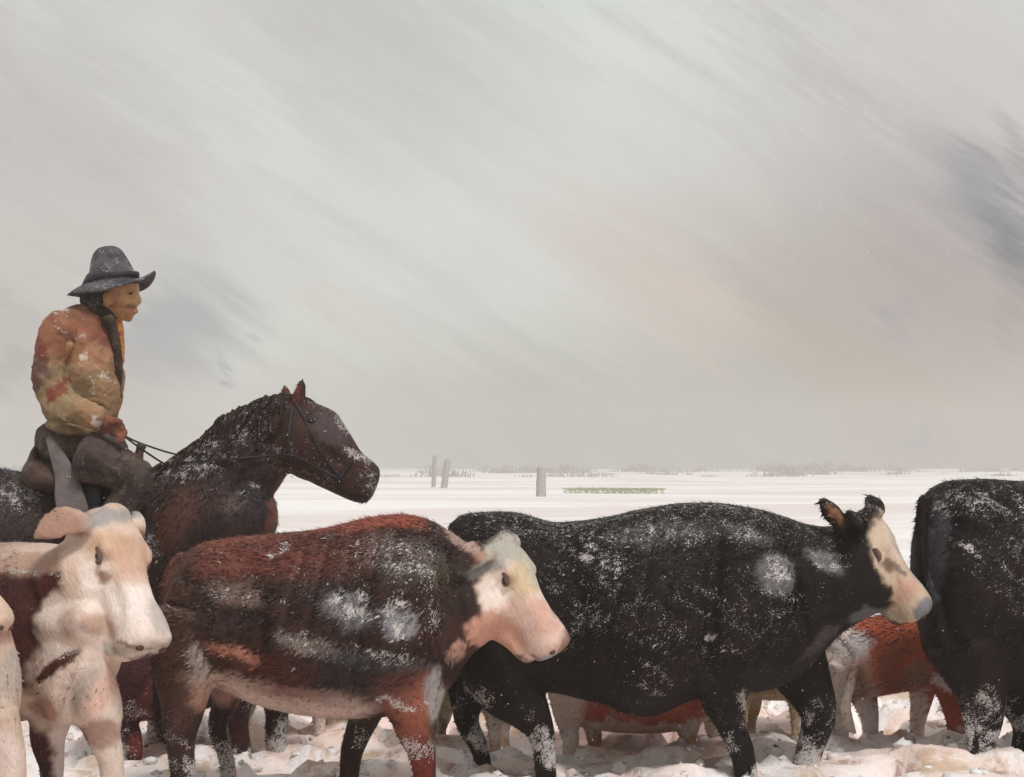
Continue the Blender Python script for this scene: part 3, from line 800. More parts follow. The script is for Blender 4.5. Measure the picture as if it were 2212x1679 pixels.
paintD = dict(base=(168, 76, 46), alt=(140, 62, 40), seed=57, top_snow=.25, strokes=[
    (1815, 1430, 50, 90, 0, .4, (226, 208, 200)), (1830, 1385, 40, 22, -20, .6, (196, 186, 188), .9), (1850, 1440, 34, 34, -30, .5, (190, 110, 82), .7), (1805, 1560, 34, 80, 0, .4, (226, 210, 200)), (1876, 1560, 26, 70, 0, .4, (222, 204, 194)),
    (1905, 1420, 24, 50, 20, .5, (124, 74, 54), .7), (1950, 1460, 70, 22, -10, .6, (116, 82, 62), .7), (1960, 1440, 24, 24, 0, .5, (128, 108, 84), .7), (1985, 1560, 26, 70, 0, .4, (224, 208, 198)),
    (1838, 1500, 16, 80, 0, .5, (110, 80, 62), .75)],
    snow=[(2020, 1465, 34, 18, 30, .5, .95), (2066, 1580, 26, 20, 0, .5, .8), (1960, 1350, 60, 8, -10, .5, .5)])
animal('calf', f, .0095, 'small red calf with a whitish rump between the two black cows', 'calf', HERD, paintD, 26000, eye=(2195, 1318, .011), hair_len=.02)

# ---- red calf seen under the black cow's belly
f = Fig(7.98)
f.torso([(1178, 1340, 1480, .07), (1192, 1290, 1530, .15), (1240, 1255, 1566, .22), (1320, 1250, 1580, .25), (1400, 1245, 1584, .26), (1480, 1245, 1574, .25), (1540, 1260, 1545, .20), (1585, 1340, 1490, .13), (1625, 1330, 1460, .11)])
f.tube([(1620, 1350, 50, .08), (1650, 1385, 46, .08), (1676, 1420, 36, .06), (1694, 1442, 28, .05)], n=18, cap=.5)
f.tube([(1610, 1325, 10, .015), (1590, 1318, 14, .02), (1570, 1322, 5, .01)], -.12, n=10)
f.tube([(1610, 1325, 10, .015), (1595, 1316, 14, .02), (1580, 1314, 5, .01)], .12, n=10)
leg(f, [(1225, 1470, 46, .09), (1220, 1540, 28), (1232, 1590, 22), (1232, 1680, 20)], -.10)
leg(f, [(1250, 1470, 46, .08), (1275, 1550, 24), (1284, 1600, 19), (1284, 1680, 18)], .11)
leg(f, [(1500, 1470, 48, .08), (1492, 1550, 28), (1486, 1600, 22), (1486, 1680, 20)], -.10)
leg(f, [(1530, 1470, 44, .08), (1540, 1540, 25), (1546, 1600, 20), (1548, 1680, 18)], .11)
paintF = dict(base=(164, 72, 52), alt=(190, 104, 76), seed=71, top_snow=.2, strokes=[
    (1215, 1510, 40, 60, 0, .5, (220, 190, 176)), (1230, 1590, 30, 60, 0, .4, (222, 196, 178)), (1280, 1600, 24, 50, 0, .4, (176, 142, 100)), (1487, 1590, 26, 50, 0, .4, (178, 140, 96)), (1545, 1590, 26, 50, 0, .4, (206, 178, 150)),
    (1350, 1565, 150, 14, 0, .6, (222, 176, 158), .8), (1660, 1400, 60, 60, 0, .4, CREAM)], snow=[(1350, 1580, 160, 20, 0, .6, .6)])
animal('calf', f, .0105, 'red calf seen below the belly of the black pale-faced cow', 'calf', HERD, paintF, 16000, hair_len=.02)

# ---- dark maroon calf between the cream-faced cow and the red cow
f = Fig(7.75)
f.torso([(196, 1430, 1500, .08), (210, 1400, 1540, .15), (250, 1378, 1560, .20), (320, 1370, 1556, .22), (400, 1368, 1548, .23), (480, 1370, 1520, .22), (560, 1374, 1500, .19), (610, 1370, 1470, .14), (650, 1350, 1440, .11)])
f.tube([(650, 1370, 50, .08), (680, 1400, 46, .08), (704, 1430, 34, .06), (722, 1450, 26, .05)], n=18, cap=.5)
f.tube([(640, 1345, 10, .015), (620, 1338, 14, .02), (600, 1342, 5, .01)], -.12, n=10)
f.tube([(640, 1345, 10, .015), (626, 1336, 14, .02), (612, 1334, 5, .01)], .12, n=10)
leg(f, [(262, 1480, 58, .1), (262, 1550, 36), (286, 1600, 25), (280, 1700, 23)], -.11)
leg(f, [(330, 1480, 54, .09), (352, 1550, 34), (338, 1620, 26), (344, 1720, 23)], .08)
leg(f, [(520, 1450, 50, .08), (512, 1530, 29), (518, 1590, 23), (528, 1650, 21), (532, 1760, 20)], -.10)
leg(f, [(575, 1450, 48, .08), (598, 1530, 28), (596, 1600, 25), (606, 1650, 22), (610, 1740, 19)], .11)
paintH = dict(base=(66, 30, 30), alt=(44, 28, 30), seed=87, top_snow=.2, strokes=[(335, 1590, 40, 30, -40, .6, (124, 44, 36), .8), (355, 1470, 20, 90, 20, .6, (104, 46, 40), .7), (540, 1640, 40, 40, 0, .5, (46, 34, 32)), (600, 1600, 30, 60, 0, .5, (52, 40, 38))],
    snow=[(250, 1505, 34, 24, 0, .6, .6), (260, 1600, 60, 40, 0, .8, .6), (380, 1560, 60, 80, 0, .9, .45)])
animal('calf', f, .0105, 'dark maroon calf half hidden between the cream-faced cow and the red cow', 'calf', HERD, paintH, 20000, hair_len=.02)

def back_calf(u0, u1, vt, vb, Y, base, alt, legc, label, seed, flip=1, name='calf'):
    """a calf further back, mostly hidden by the near animals"""
    f = Fig(Y); w = u1 - u0; X = (lambda t: u0 + w * t) if flip > 0 else (lambda t: u1 - w * t)
    h = vb - vt; vs = 1005 + CAMZ * FPX / Y
    f.torso([(X(.00), vt + h * .3, vb - h * .3, .08), (X(.04), vt + h * .08, vb - h * .1, .16), (X(.18), vt, vb - h * .02, .21), (X(.40), vt + h * .02, vb, .24), (X(.60), vt, vb - h * .02, .23), (X(.75), vt + h * .02, vb - h * .1, .19), (X(.84), vt + h * .06, vb - h * .25, .15), (X(.90), vt + h * .1, vb - h * .38, .12)])
    hx, hy = X(.93), vt + h * .02; nx_, ny_ = X(1.12), vt + h * .62
    hd = Head(f, (hx, hy), (nx_, ny_, -.03), (flip, -.3, .5), 1.0, 1.1)
    for (t, dy, k) in ((.10, -.11, -.02), (.16, .12, .03), (.66, -.11, .01), (.72, .12, .04)):
        leg(f, [(X(t), vb - h * .35, h * .17, .09), (X(t + k), vb + 4, h * .10), (X(t + k * .5), (vb + vs) / 2, h * .066), (X(t + k), vs + 10, h * .06), (X(t + k), vs + 60, h * .06)], dy)
    f.tube([(X(.02), vt + h * .12, h * .05), (X(-.02), vt + h * .4, h * .04), (X(-.02), vt + h * .9, h * .05), (X(-.015), vb + h * .1, h * .015)], n=8)
    st = [(X(.1), (vb + vs) / 2 + 10, w * .07, (vs - vb) * .55, 0, .4, legc), (X(.68), (vb + vs) / 2 + 10, w * .09, (vs - vb) * .55, 0, .4, legc), (X(.40), vb, w * .3, h * .10, 0, .5, legc, .9), (X(1.02), vt + h * .3, w * .13, h * .4, 0, .3, (222, 200, 182))]
    animal(name, f, .012, label, 'calf', HERD, dict(base=base, alt=alt, seed=seed, top_snow=.25, strokes=st, snow=[(X(.4), vb - h * .2, w * .4, h * .2, 0, .8, .4)]), 14000, head=hd, hair_len=.02)
back_calf(1585, 1790, 1280, 1515, 8.1, (176, 142, 96), (150, 112, 74), (196, 168, 126), 'ochre calf seen between the front legs of the black pale-faced cow', 301)
back_calf(905, 1150, 1270, 1535, 8.0, (142, 124, 80), (112, 96, 66), (206, 172, 140), 'olive brown calf seen below the white face of the red cow', 311)
back_calf(470, 800, 1270, 1515, 8.2, (206, 168, 142), (184, 138, 108), (224, 200, 184), 'cream pink calf seen under the belly of the red white-faced cow', 321)

# ---- red cow with a cream face and neck, near the left
f = Fig(6.2)
f.torso([(-640, 1230, 1400, .12, .7), (-610, 1185, 1500, .23, .68), (-520, 1170, 1545, .30, .6), (-370, 1172, 1582, .34, .5), (-200, 1176, 1582, .34, .4), (-60, 1176, 1575, .32, .3), (40, 1174, 1560, .28, .2), (110, 1176, 1540, .23, .1), (160, 1190, 1520, .17, .05)])
f.tube([(120, 1290, 105, .16, .08), (170, 1380, 98, .16, 0), (160, 1460, 92, .15, -.02), (165, 1530, 72, .13, 0)], n=22)
f.tube([(150, 1275, 96, .15, .02), (190, 1240, 88, .13, -.02), (215, 1218, 74, .11, -.04)], n=20)
f.tube([(128, 1345, 62, .13, 0), (170, 1350, 62, .13, -.05), (215, 1350, 52, .11, -.10)], n=18)
hd = Head(f, (252, 1112, .0), (366, 1368, -.20), (.86, -.50, .30), 1.16, 1.15, ears=((.10, -1, .8), (.00, 1, .45)), ear_len=.75, droop=.10)
leg(f, [(190, 1440, 52, .1), (214, 1540, 54, .095), (224, 1590, 44), (240, 1650, 34), (242, 1740, 30), (242, 1840, 28)], -.08)
leg(f, [(120, 1450, 52, .1), (112, 1540, 48, .09), (104, 1600, 40), (112, 1660, 32), (110, 1740, 29), (110, 1840, 28)], .14)
leg(f, [(-560, 1420, 85, .14), (-545, 1530, 52), (-560, 1610, 36), (-548, 1700, 31), (-546, 1820, 29)], .5)
leg(f, [(-500, 1420, 75, .13), (-480, 1530, 48), (-495, 1610, 34), (-484, 1700, 30), (-480, 1820, 28)], .78)
f.tube([(-630, 1220, 17, None, .7), (-655, 1290, 15, None, .7), (-660, 1420, 15, None, .7), (-655, 1540, 18, None, .7), (-652, 1600, 6, None, .7)], n=10)
paintA = dict(Yp=6.03, base=(74, 36, 32), alt=(52, 32, 30), seed=101, top_snow=.25, strokes=[
    (190, 1125, 130, 56, 0, .3, (186, 150, 128)), (60, 1205, 150, 38, -3, .35, (176, 138, 118)), (40, 1190, 70, 16, -6, .5, (212, 178, 154), .9), (-300, 1180, 300, 20, 0, .5, (196, 160, 138), .9),
    (240, 1230, 118, 136, 0, .16, (220, 188, 166)), (290, 1340, 84, 76, 20, .2, (234, 212, 200)), (165, 1470, 118, 110, 0, .22, (218, 192, 176)), (120, 1345, 54, 60, 0, .3, (216, 194, 178)),
    (240, 1640, 60, 110, 0, .3, (218, 194, 176)), (108, 1640, 40, 110, 0, .3, (222, 200, 188)), (60, 1550, 70, 50, 0, .4, (198, 172, 152)),
    (225, 1180, 46, 36, 0, .5, (210, 166, 128), .9), (275, 1205, 36, 44, -20, .5, (208, 160, 128), .8), (200, 1260, 34, 60, 0, .5, (236, 218, 206), .9), (255, 1300, 60, 40, 30, .6, (236, 220, 210), .9),
    (215, 1120, 60, 18, -10, .5, (156, 152, 150), .9), (318, 1220, 16, 50, -16, .5, (166, 158, 152), .7), (338, 1330, 14, 44, -20, .5, (164, 156, 150), .6), (280, 1402, 80, 12, -4, .5, (176, 164, 152), .8),
    (148, 1350, 22, 34, 0, .7, (156, 120, 104), .7), (212, 1350, 40, 18, 30, .7, (186, 146, 120), .7), (120, 1440, 62, 17, -32, .3, (78, 42, 26)), (215, 1500, 26, 60, 20, .6, (216, 164, 140), .7), (180, 1490, 18, 60, 25, .6, (166, 150, 138), .7),
    (215, 1590, 36, 30, 0, .4, (164, 126, 110), .85), (60, 1548, 30, 26, 0, .4, (150, 116, 98), .9), (95, 1535, 20, 30, 0, .4, (156, 112, 88), .8), (222, 1244, 22, 13, 40, .5, (150, 112, 92), .9), (118, 1132, 66, 34, 0, .4, (166, 126, 106)), (290, 1392, 52, 4, 12, .5, (126, 96, 84), .8)],
    snow=[(60, 1240, 80, 10, 0, .5, .6), (120, 1410, 50, 20, 0, .7, .5)])
animal('cow', f, .0105, 'red-bodied cow with a cream face and neck standing below the rider', 'cow', HERD, paintA, 60000, head=hd, hair_len=.012, dabs=.06, short=((230, 1270, 190),), relief=[(219, 1243, 24, 16, 30, .6, -.010), (270, 1270, 14, 50, -20, .7, -.008), (-60, 1330, 60, 120, 0, .5, .03), (170, 1450, 14, 80, 20, .7, -.012), (290, 1396, 50, 5, 12, .6, -.008)])

# ---- pale cow at the left edge
f = Fig(5.75)
f.torso([(-830, 1230, 1450, .12, .3), (-800, 1180, 1540, .22, .3), (-700, 1165, 1590, .29, .25), (-540, 1168, 1625, .33, .2), (-380, 1172, 1620, .33, .12), (-250, 1170, 1600, .29, .06), (-150, 1180, 1560, .23), (-90, 1190, 1500, .18)])
f.tube([(-130, 1330, 130, .17), (-70, 1430, 105, .16), (-42, 1510, 90, .15), (-40, 1570, 70, .12)], n=22)
hd = Head(f, (-118, 1128, 0), (46, 1322, -.06), (1, -.15, .5), .9, 1.15)
leg(f, [(-20, 1550, 62, .11), (12, 1620, 46), (26, 1690, 36), (28, 1780, 32), (28, 1900, 30)], -.12)
leg(f, [(-110, 1550, 60, .11), (-120, 1640, 42), (-112, 1700, 36), (-112, 1900, 32)], .14)
leg(f, [(-740, 1440, 90, .14), (-720, 1560, 54), (-735, 1640, 38), (-724, 1740, 33), (-722, 1900, 31)], .1)
leg(f, [(-690, 1440, 80, .13), (-670, 1560, 50), (-682, 1640, 36), (-672, 1740, 32), (-670, 1900, 30)], .42)
f.tube([(-820, 1220, 17, None, .3), (-848, 1290, 15, None, .3), (-852, 1440, 15, None, .3), (-846, 1600, 18, None, .3), (-842, 1660, 6, None, .3)], n=10)
paintZ = dict(base=(206, 176, 150), alt=(190, 154, 126), seed=131, top_snow=.3, strokes=[
    (0, 1300, 60, 40, 30, .4, (208, 178, 150)), (6, 1372, 24, 18, 0, .5, (158, 118, 104), .8), (-20, 1500, 60, 60, 0, .5, (200, 178, 160)), (0, 1520, 24, 60, 0, .5, (168, 134, 116), .8), (20, 1640, 60, 80, 0, .4, (222, 198, 186)), (38, 1440, 18, 50, 0, .5, (178, 168, 158), .8)], snow=[])
animal('cow', f, .0125, 'pale buff cow at the left edge, only its muzzle and chest in view', 'cow', HERD, paintZ, 30000, head=hd, hair_len=.012, dabs=.06, short=((-40, 1270, 150),))

# ================================================================== the horse
HY = 8.75
f = Fig(HY)
f.torso([(-190, 1090, 1230, .10), (-168, 1046, 1290, .20), (-110, 1014, 1320, .27), (-30, 1008, 1328, .29), (60, 1020, 1340, .29), (150, 1030, 1350, .29), (250, 1024, 1350, .28),
         (330, 1010, 1335, .25), (400, 1006, 1305, .24), (470, 1010, 1265, .22), (540, 1030, 1212, .20), (584, 1070, 1165, .13)])
f.tube([(420, 1100, 112, .19), (470, 1055, 104, .16), (520, 1008, 96, .125), (566, 955, 84, .105), (606, 912, 66, .09)], n=22)
f.tube([(628, 888, 48, .085), (662, 940, 80, .11), (706, 984, 69, .092), (750, 1020, 55, .074), (784, 1040, 50, .074), (804, 1048, 43, .066)], n=24, cap=.4, ex=2.5)
f.tube([(640, 985, 40, .08), (655, 1010, 26, .06), (700, 1030, 18, .05)], n=14)
f.tube([(642, 876, 12, .02), (646, 856, 15, .026), (651, 836, 10, .018), (655, 818, 3, .008)], -.06, n=12, cap=.3)
f.tube([(622, 872, 12, .02), (618, 856, 13, .024), (616, 842, 9, .018), (614, 830, 3, .008)], .06, n=12, cap=.3)
leg(f, [(440, 1220, 80, .13), (424, 1310, 54, .09), (414, 1390, 36), (418, 1440, 30), (414, 1520, 21), (416, 1580, 26), (420, 1660, 24)], -.12)
leg(f, [(500, 1200, 66, .12), (498, 1290, 46, .08), (500, 1380, 33), (502, 1430, 28), (500, 1510, 20), (502, 1570, 25), (506, 1660, 24)], .14)
leg(f, [(-90, 1220, 105, .16), (-70, 1310, 66, .10), (-110, 1390, 40), (-122, 1430, 33), (-112, 1510, 22), (-106, 1570, 26), (-100, 1660, 25)], -.14)
leg(f, [(-60, 1220, 95, .15), (0, 1310, 58, .09), (-26, 1390, 36), (-34, 1430, 31), (-22, 1510, 21), (-16, 1570, 25), (-10, 1660, 24)], .16)
paintHo = dict(base=(54, 38, 35), alt=(42, 32, 32), seed=151, top_snow=.40, strokes=[
    (700, 970, 120, 80, 40, .5, (66, 42, 37), .8), (630, 850, 30, 26, 0, .6, (112, 58, 44), .8), (400, 1120, 40, 70, 30, .6, (92, 54, 42), .6), (720, 930, 44, 30, 45, .7, (84, 74, 76), .8), (560, 1090, 44, 56, 10, .8, (52, 50, 56), .45), (510, 1090, 26, 22, 0, .9, (120, 100, 90), .35),
    (60, 1090, 90, 60, 0, .8, (70, 60, 60), .5), (30, 1015, 100, 14, -6, .7, (34, 36, 44), .8), (600, 1090, 14, 60, 10, .6, (120, 70, 50), .7)],
    snow=[(470, 960, 110, 60, -40, .8, .55), (560, 880, 60, 24, -30, .8, .55), (770, 985, 40, 12, 20, .7, .6), (390, 1020, 40, 16, 10, .6, .7), (740, 910, 30, 40, 30, .8, .5), (60, 1075, 60, 30, 20, .7, .62), (545, 1060, 30, 14, -20, .6, .7), (340, 1180, 30, 30, 0, .7, .6), (640, 1000, 140, 60, 20, .9, .32), (800, 1040, 30, 40, 0, .8, .45)])
hroot, hbody = animal('horse', f, .012, 'dark brown saddle horse carrying the rider, head lowered', 'horse', None, paintHo, 46000, eye=(676, 912, .015), nose=(808, 1038, .012, .016), short=((720, 970, 130),), relief=[(660, 960, 44, 44, 0, .5, .012), (720, 985, 40, 9, 42, .7, -.010), (560, 1000, 12, 90, 35, .7, -.016), (430, 1110, 60, 90, 20, .6, .025), (470, 1040, 14, 70, 40, .7, -.014), (676, 912, 20, 14, 30, .6, -.006)], hair_len=.016, hair_w=.0024, flow=(-.6, 0, -.8))
DARKHAIR = cloth('horse_hair', (36, 28, 28), (58, 44, 40), None, 30, 200, .6)
# mane: locks falling from the crest
def locks(name, path, n, length, drop, mat, parent, seed, Y, side=-.09, wid=.010):
    r = np.random.default_rng(seed); A = catmull(np.array(path, float), 12)
    bm = MB()
    for k in range(n):
        q = A[int(r.integers(len(A)))]
        p0 = P(q[0] + r.normal(0, 3), q[1] + r.normal(0, 3), Y + r.normal(0, .02))
        L = length * (.6 + .7 * r.random())
        d = np.array((drop[0] + r.normal(0, .25), side / .15 * (.4 + .5 * r.random()), drop[1] + r.normal(0, .15)))
        d /= np.linalg.norm(d)
        p1 = p0 + d * L * .5 + np.array((0, -.015, .012)); p2 = p0 + d * L + np.array((0, 0, -.25 * L))
        bm.add(*loft_pts(np.array([p0, p1, p2]), np.array((wid, wid * .9, .002)), np.array((wid * .6, wid * .5, .002)), n=6, sub=3))
    o = mesh_obj(name, np.concatenate(bm.v), bm.f, mat, parent)
    return o
locks('mane', [(352, 1008), (410, 972), (450, 940), (500, 896), (560, 870), (612, 856), (640, 862)], 260, .16, (-.25, -.8), DARKHAIR, hroot, 5, HY)
locks('forelock', [(640, 862), (660, 872)], 30, .12, (.5, -.8), DARKHAIR, hroot, 6, HY, -.03, .008)
locks('tail', [(-180, 1070), (-192, 1090)], 90, .75, (-.15, -1.), DARKHAIR, hroot, 7, HY, .0, .018)

# ---- saddle
sad = empty('saddle', tuple(P(190, 1030, HY)))
tag(sad, 'worn leather stock saddle with grey fender on the dark horse', 'saddle')
fs = Fig(HY)
fs.torso([(70, 996, 1050, .20), (100, 990, 1060, .31), (160, 1000, 1066, .315), (240, 1000, 1064, .31), (290, 990, 1056, .29), (312, 996, 1046, .2)], ex=2.6)
fs.tube([(84, 1000, 16, .18), (90, 975, 14, .16), (98, 960, 10, .12)], n=16)
o = build(fs, 'seat', .012); o.data.materials.append(LEATHER); set_parent(o, sad)
fs = Fig(HY); fs.tube([(296, 998, 14, .05), (302, 975, 9, .03), (306, 962, 12, .035)], n=14)
o = build(fs, 'horn', .008); o.data.materials.append(LEATHER); set_parent(o, sad)
fs = Fig(HY); fs.tube([(106, 946, 9, .014, .03), (124, 985, 17, .016, -.01), (142, 1030, 25, .016, -.04), (150, 1072, 33, .018, -.055), (160, 1108, 34, .018, -.06), (176, 1136, 24, .016, -.06)], -.29, n=16, ex=3)
o = build(fs, 'fender', .008, 3); o.data.materials.append(LEATHER_GREY); set_parent(o, sad)
fs = Fig(HY); fs.tube([(190, 1052, 30, .014), (196, 1200, 28, .014), (200, 1340, 28, .02)], -.30, n=14, ex=3)
o = build(fs, 'girth', .009, 3); o.data.materials.append(LEATHER_BLACK); set_parent(o, sad)
def stirrup(dY, nm):
    c = P(214, 1140, HY + dY); pts = []
    for k in range(15):
        a = math.pi * (-.15 + 1.3 * k / 14)
        pts.append(c + np.array((math.cos(a) * .065, 0, math.sin(a) * .085)))
    pts.append(pts[0])
    V, F = loft_pts(np.array(pts), np.full(len(pts), .009), np.full(len(pts), .03), n=10, sub=2)
    mesh_obj(nm, V, F, METAL, sad)
stirrup(-.37, 'stirrup'); stirrup(.37, 'stirrup')

# ---- bridle
bri = empty('bridle', tuple(P(690, 960, HY)))
tag(bri, 'dark leather bridle with loose reins on the horse head', 'bridle')
def hug(pts, off=.006):
    out = []
    for (u, v) in pts:
        p = P(u, v, HY); y, nrm = surf_y(hbody, p[0], p[2], HY)
        if nrm is None: y = HY
        out.append((p[0], y - off, p[2]))
    return out
strap('cheek_strap', hug([(640, 868), (660, 900), (684, 950), (712, 1000), (744, 1036)]), .010, .005, LEATHER_BLACK, bri)
strap('noseband', hug([(764, 996), (752, 1014), (736, 1036), (728, 1046)]), .014, .008, LEATHER_BLACK, bri)
strap('throat_latch', hug([(636, 880), (630, 940), (628, 990)]), .014, .007, LEATHER_BLACK, bri)
strap('rein', hug([(736, 1034), (690, 1010), (640, 985), (590, 985), (530, 990), (470, 995), (410, 1000), (370, 1006)], .012) + [tuple(P(320, 980, HY - .32)), tuple(P(262, 938, HY - .375))], .009, .006, LEATHER_BLACK, bri)
strap('rein', [P(736, 1034, HY + .075), P(640, 990, HY + .16), P(500, 980, HY + .16), P(400, 985, HY + .16), P(310, 960, HY + .14), P(262, 938, HY + .13)], .009, .006, LEATHER_BLACK, bri)

# ================================================================== the rider
RY = 8.75
rider = empty('person', tuple(P(190, 1000, RY)))
tag(rider, 'rider in a dark brimmed hat and rust and ochre coat on the dark horse', 'person')
f = Fig(RY)
f.tube([(240, 580, 28, .055), (246, 594, 39, .074), (252, 614, 45, .083), (257, 640, 45, .082), (263, 664, 35, .068), (269, 684, 22, .045)], n=24, cap=.4)
f.tube([(288, 628, 7, .012), (296, 642, 7, .014), (300, 651, 7, .017), (294, 657, 6, .014)], n=10, cap=.3)       # nose
f.tube([(286, 618, 8, .05), (292, 622, 6, .035)], n=12)                                                         # brow
f.tube([(290, 670, 8, .025), (294, 676, 7, .02)], n=10)                                                         # lips
f.tube([(276, 685, 12, .025), (284, 688, 9, .02)], n=10)                                                        # chin
f.tube([(232, 632, 7, .008, -.085), (230, 646, 10, .012, -.088), (236, 660, 6, .008, -.082)], n=10)              # ear
f.tube([(236, 660, 32, .06), (222, 696, 34, .065), (206, 730, 44, .12)], n=18)
f.torso([(130, 730, 890, .09), (155, 710, 940, .13), (190, 705, 950, .14), (220, 725, 940, .12), (240, 765, 910, .08)])
for s in (-1, 1):
    f.tube([(140, 735, 24, .05), (114, 785, 20), (114, 832, 20), (172, 888, 16, None, -.09 if s < 0 else -.05), (222, 910, 13, None, -.12), (238, 918, 14, None, -.12)], s * .245, n=14)   # arm
    # palm and fingers closed round the rein
    h = -.37 if s < 0 else .13
    if True:
        f.tube([(228, 912, 13, .020), (248, 924, 18, .022), (257, 932, 15, .020)], h, n=12)
        for k in range(4):
            f.tube([(256 - k * 1, 924 + k * 6, 5, .009), (268 - k * 2, 930 + k * 5, 4.6, .009), (268 - k * 2, 939 + k * 4, 4.4, .009), (258 - k * 1, 942 + k * 3, 4, .008)], h + .018 - k * .012, n=8)
        f.tube([(238, 914, 6, .011), (250, 910, 5.5, .010), (262, 914, 5, .009)], h - .028, n=8)
    f.tube([(186, 984, 46, .10), (240, 1004, 38, .08), (284, 1032, 33, .07), (286, 1056, 30, .06), (262, 1095, 32, .06), (228, 1130, 24, .05)], s * .30, n=16)  # leg
f.torso([(110, 920, 1010, .15), (160, 920, 1030, .22), (220, 925, 1030, .2), (260, 950, 1020, .12)])
ob = build(f, 'body', .0065, 4); muscle(ob, RY, [(283, 634, 13, 7, 0, .6, -.007), (262, 650, 16, 14, 0, .7, .006), (274, 668, 20, 3, 10, .7, -.004)], 333, .002); ob.data.materials.append(SKIN); set_parent(ob, rider)

def cloth_obj(fig, name, voxel, mat, parent, fold=0.0, seed=0, smooth=4, fscale=9):
    o = build(fig, name, voxel, smooth)
    if fold:
        co, no = co_of(o.data), no_of(o.data)
        wp = co + .10 * np.column_stack([fbm(co, 6, seed + 50, 2), fbm(co, 6, seed + 51, 2), fbm(co, 6, seed + 52, 2)])
        d = (1 - np.abs(2 * fbm(wp * np.array((1.0, 1.0, .5)), fscale, seed, 2) - 1) ** .6) - .5
        d2 = (1 - np.abs(2 * fbm(wp * np.array((.8, 1.0, 1.1)), fscale * 2.2, seed + 7, 2) - 1) ** .6) - .5
        co = co + no * (d * fold + d2 * fold * .45)[:, None]
        o.data.vertices.foreach_set('co', co.astype(np.float32).ravel()); o.data.update()
    o.data.materials.append(mat); set_parent(o, parent)
    return o

f = Fig(RY)
f.torso([(98, 752, 880, .09), (110, 716, 908, .16), (134, 680, 930, .20), (168, 662, 940, .21), (206, 668, 938, .20), (230, 696, 930, .17), (246, 742, 908, .12), (254, 782, 884, .06)], ex=2.3)
f.tube([(140, 700, 34, .08), (116, 726, 36, .085), (106, 780, 33, .07), (110, 830, 34, .075, 0), (130, 862, 32, .07, -.03), (172, 888, 27, .06, -.09), (218, 908, 21, .048, -.12)], -.25, n=18)
f.tube([(140, 700, 34, .08), (118, 726, 36, .085), (112, 780, 33, .07), (116, 830, 34, .075, 0), (136, 862, 32, .07, 0), (176, 888, 27, .06, -.05), (222, 908, 21, .048, -.12)], .25, n=18)
f.tube([(180, 694, 36, .13), (204, 698, 32, .11)], n=16)
f.tube([(120, 916, 16, .19), (180, 936, 15, .24), (238, 926, 13, .17)], n=16)
coat_o = cloth_obj(f, 'coat', .0075, RCOAT, rider, .024, 4, 3, 8)
coat(coat_o, RY, base=(150, 126, 92), alt=(122, 98, 70), seed=171, top_snow=.24, warp=22, strokes=[
    (200, 690, 66, 60, 20, .45, (134, 88, 68)), (235, 745, 34, 60, -10, .5, (136, 82, 64), .9), (150, 740, 56, 44, 0, .5, (156, 104, 76), .9), (100, 770, 26, 60, 0, .5, (122, 84, 78), .8), (128, 765, 16, 22, 0, .5, (128, 64, 54), .8),
    (165, 850, 11, 40, 28, .6, (122, 54, 42), .85), (122, 820, 14, 40, 10, .5, (92, 66, 64), .8), (240, 870, 26, 60, 10, .6, (166, 126, 88), .8), (225, 780, 40, 30, 0, .6, (176, 128, 92), .8), (150, 900, 30, 20, 30, .5, (186, 164, 122), .8), (262, 800, 14, 60, 0, .5, (140, 110, 84), .7)],  # narrow dark red stroke paints the crease between sleeve and body
    snow=[(88, 745, 20, 30, 20, .6, .55), (200, 770, 14, 10, 30, .5, .7), (172, 730, 34, 5, 35, .5, .6), (192, 800, 10, 12, 0, .5, .7), (240, 815, 40, 6, 35, .5, .5), (225, 850, 8, 44, 30, .6, .5), (135, 680, 34, 12, -20, .6, .6), (250, 915, 14, 10, 20, .5, .9)])
f = Fig(RY)
f.tube([(206, 676, 18, .10), (232, 678, 16, .09), (246, 700, 13, .075)], n=16)
f.tube([(232, 684, 14, .016, -.05), (246, 722, 12, .014, -.03), (254, 770, 10, .012, -.005), (257, 815, 9, .012, .015), (257, 860, 7, .010, .03)], -.06, n=12)
f.tube([(244, 690, 10, .02, .05), (254, 725, 9, .02, .035), (260, 770, 8, .018, .015)], .05, n=12)
cloth_obj(f, 'collar', .007, LAPEL, coat_o, .008, 9)
f = Fig(RY)
f.tube([(248, 692, 12, .05), (257, 708, 9, .045), (262, 740, 6, .03), (264, 785, 4, .018)], n=12)
cloth_obj(f, 'scarf', .006, SCARF, rider, .006, 12)
f = Fig(RY)
f.tube([(212, 600, 22, .075), (204, 632, 28, .085), (206, 662, 28, .082), (216, 692, 22, .07), (226, 708, 14, .05)], n=16)
f.tube([(236, 606, 12, .085), (228, 622, 14, .086), (222, 650, 12, .082)], n=14)
cloth_obj(f, 'hair', .007, HAIR, rider, .012, 21, 3, 40)
f = Fig(RY)
f.torso([(98, 916, 1004, .13), (130, 908, 1026, .20), (185, 912, 1036, .24), (230, 922, 1036, .21), (258, 945, 1030, .13)])
for s in (-1, 1):
    f.tube([(186, 985, 56, .125), (240, 1004, 47, .10), (284, 1030, 41, .088), (290, 1054, 38, .078), (268, 1092, 35, .068), (244, 1120, 33, .062), (226, 1138, 27, .055)], s * .31, n=18)
cloth_obj(f, 'trousers', .009, TROUSER, rider, .016, 31)
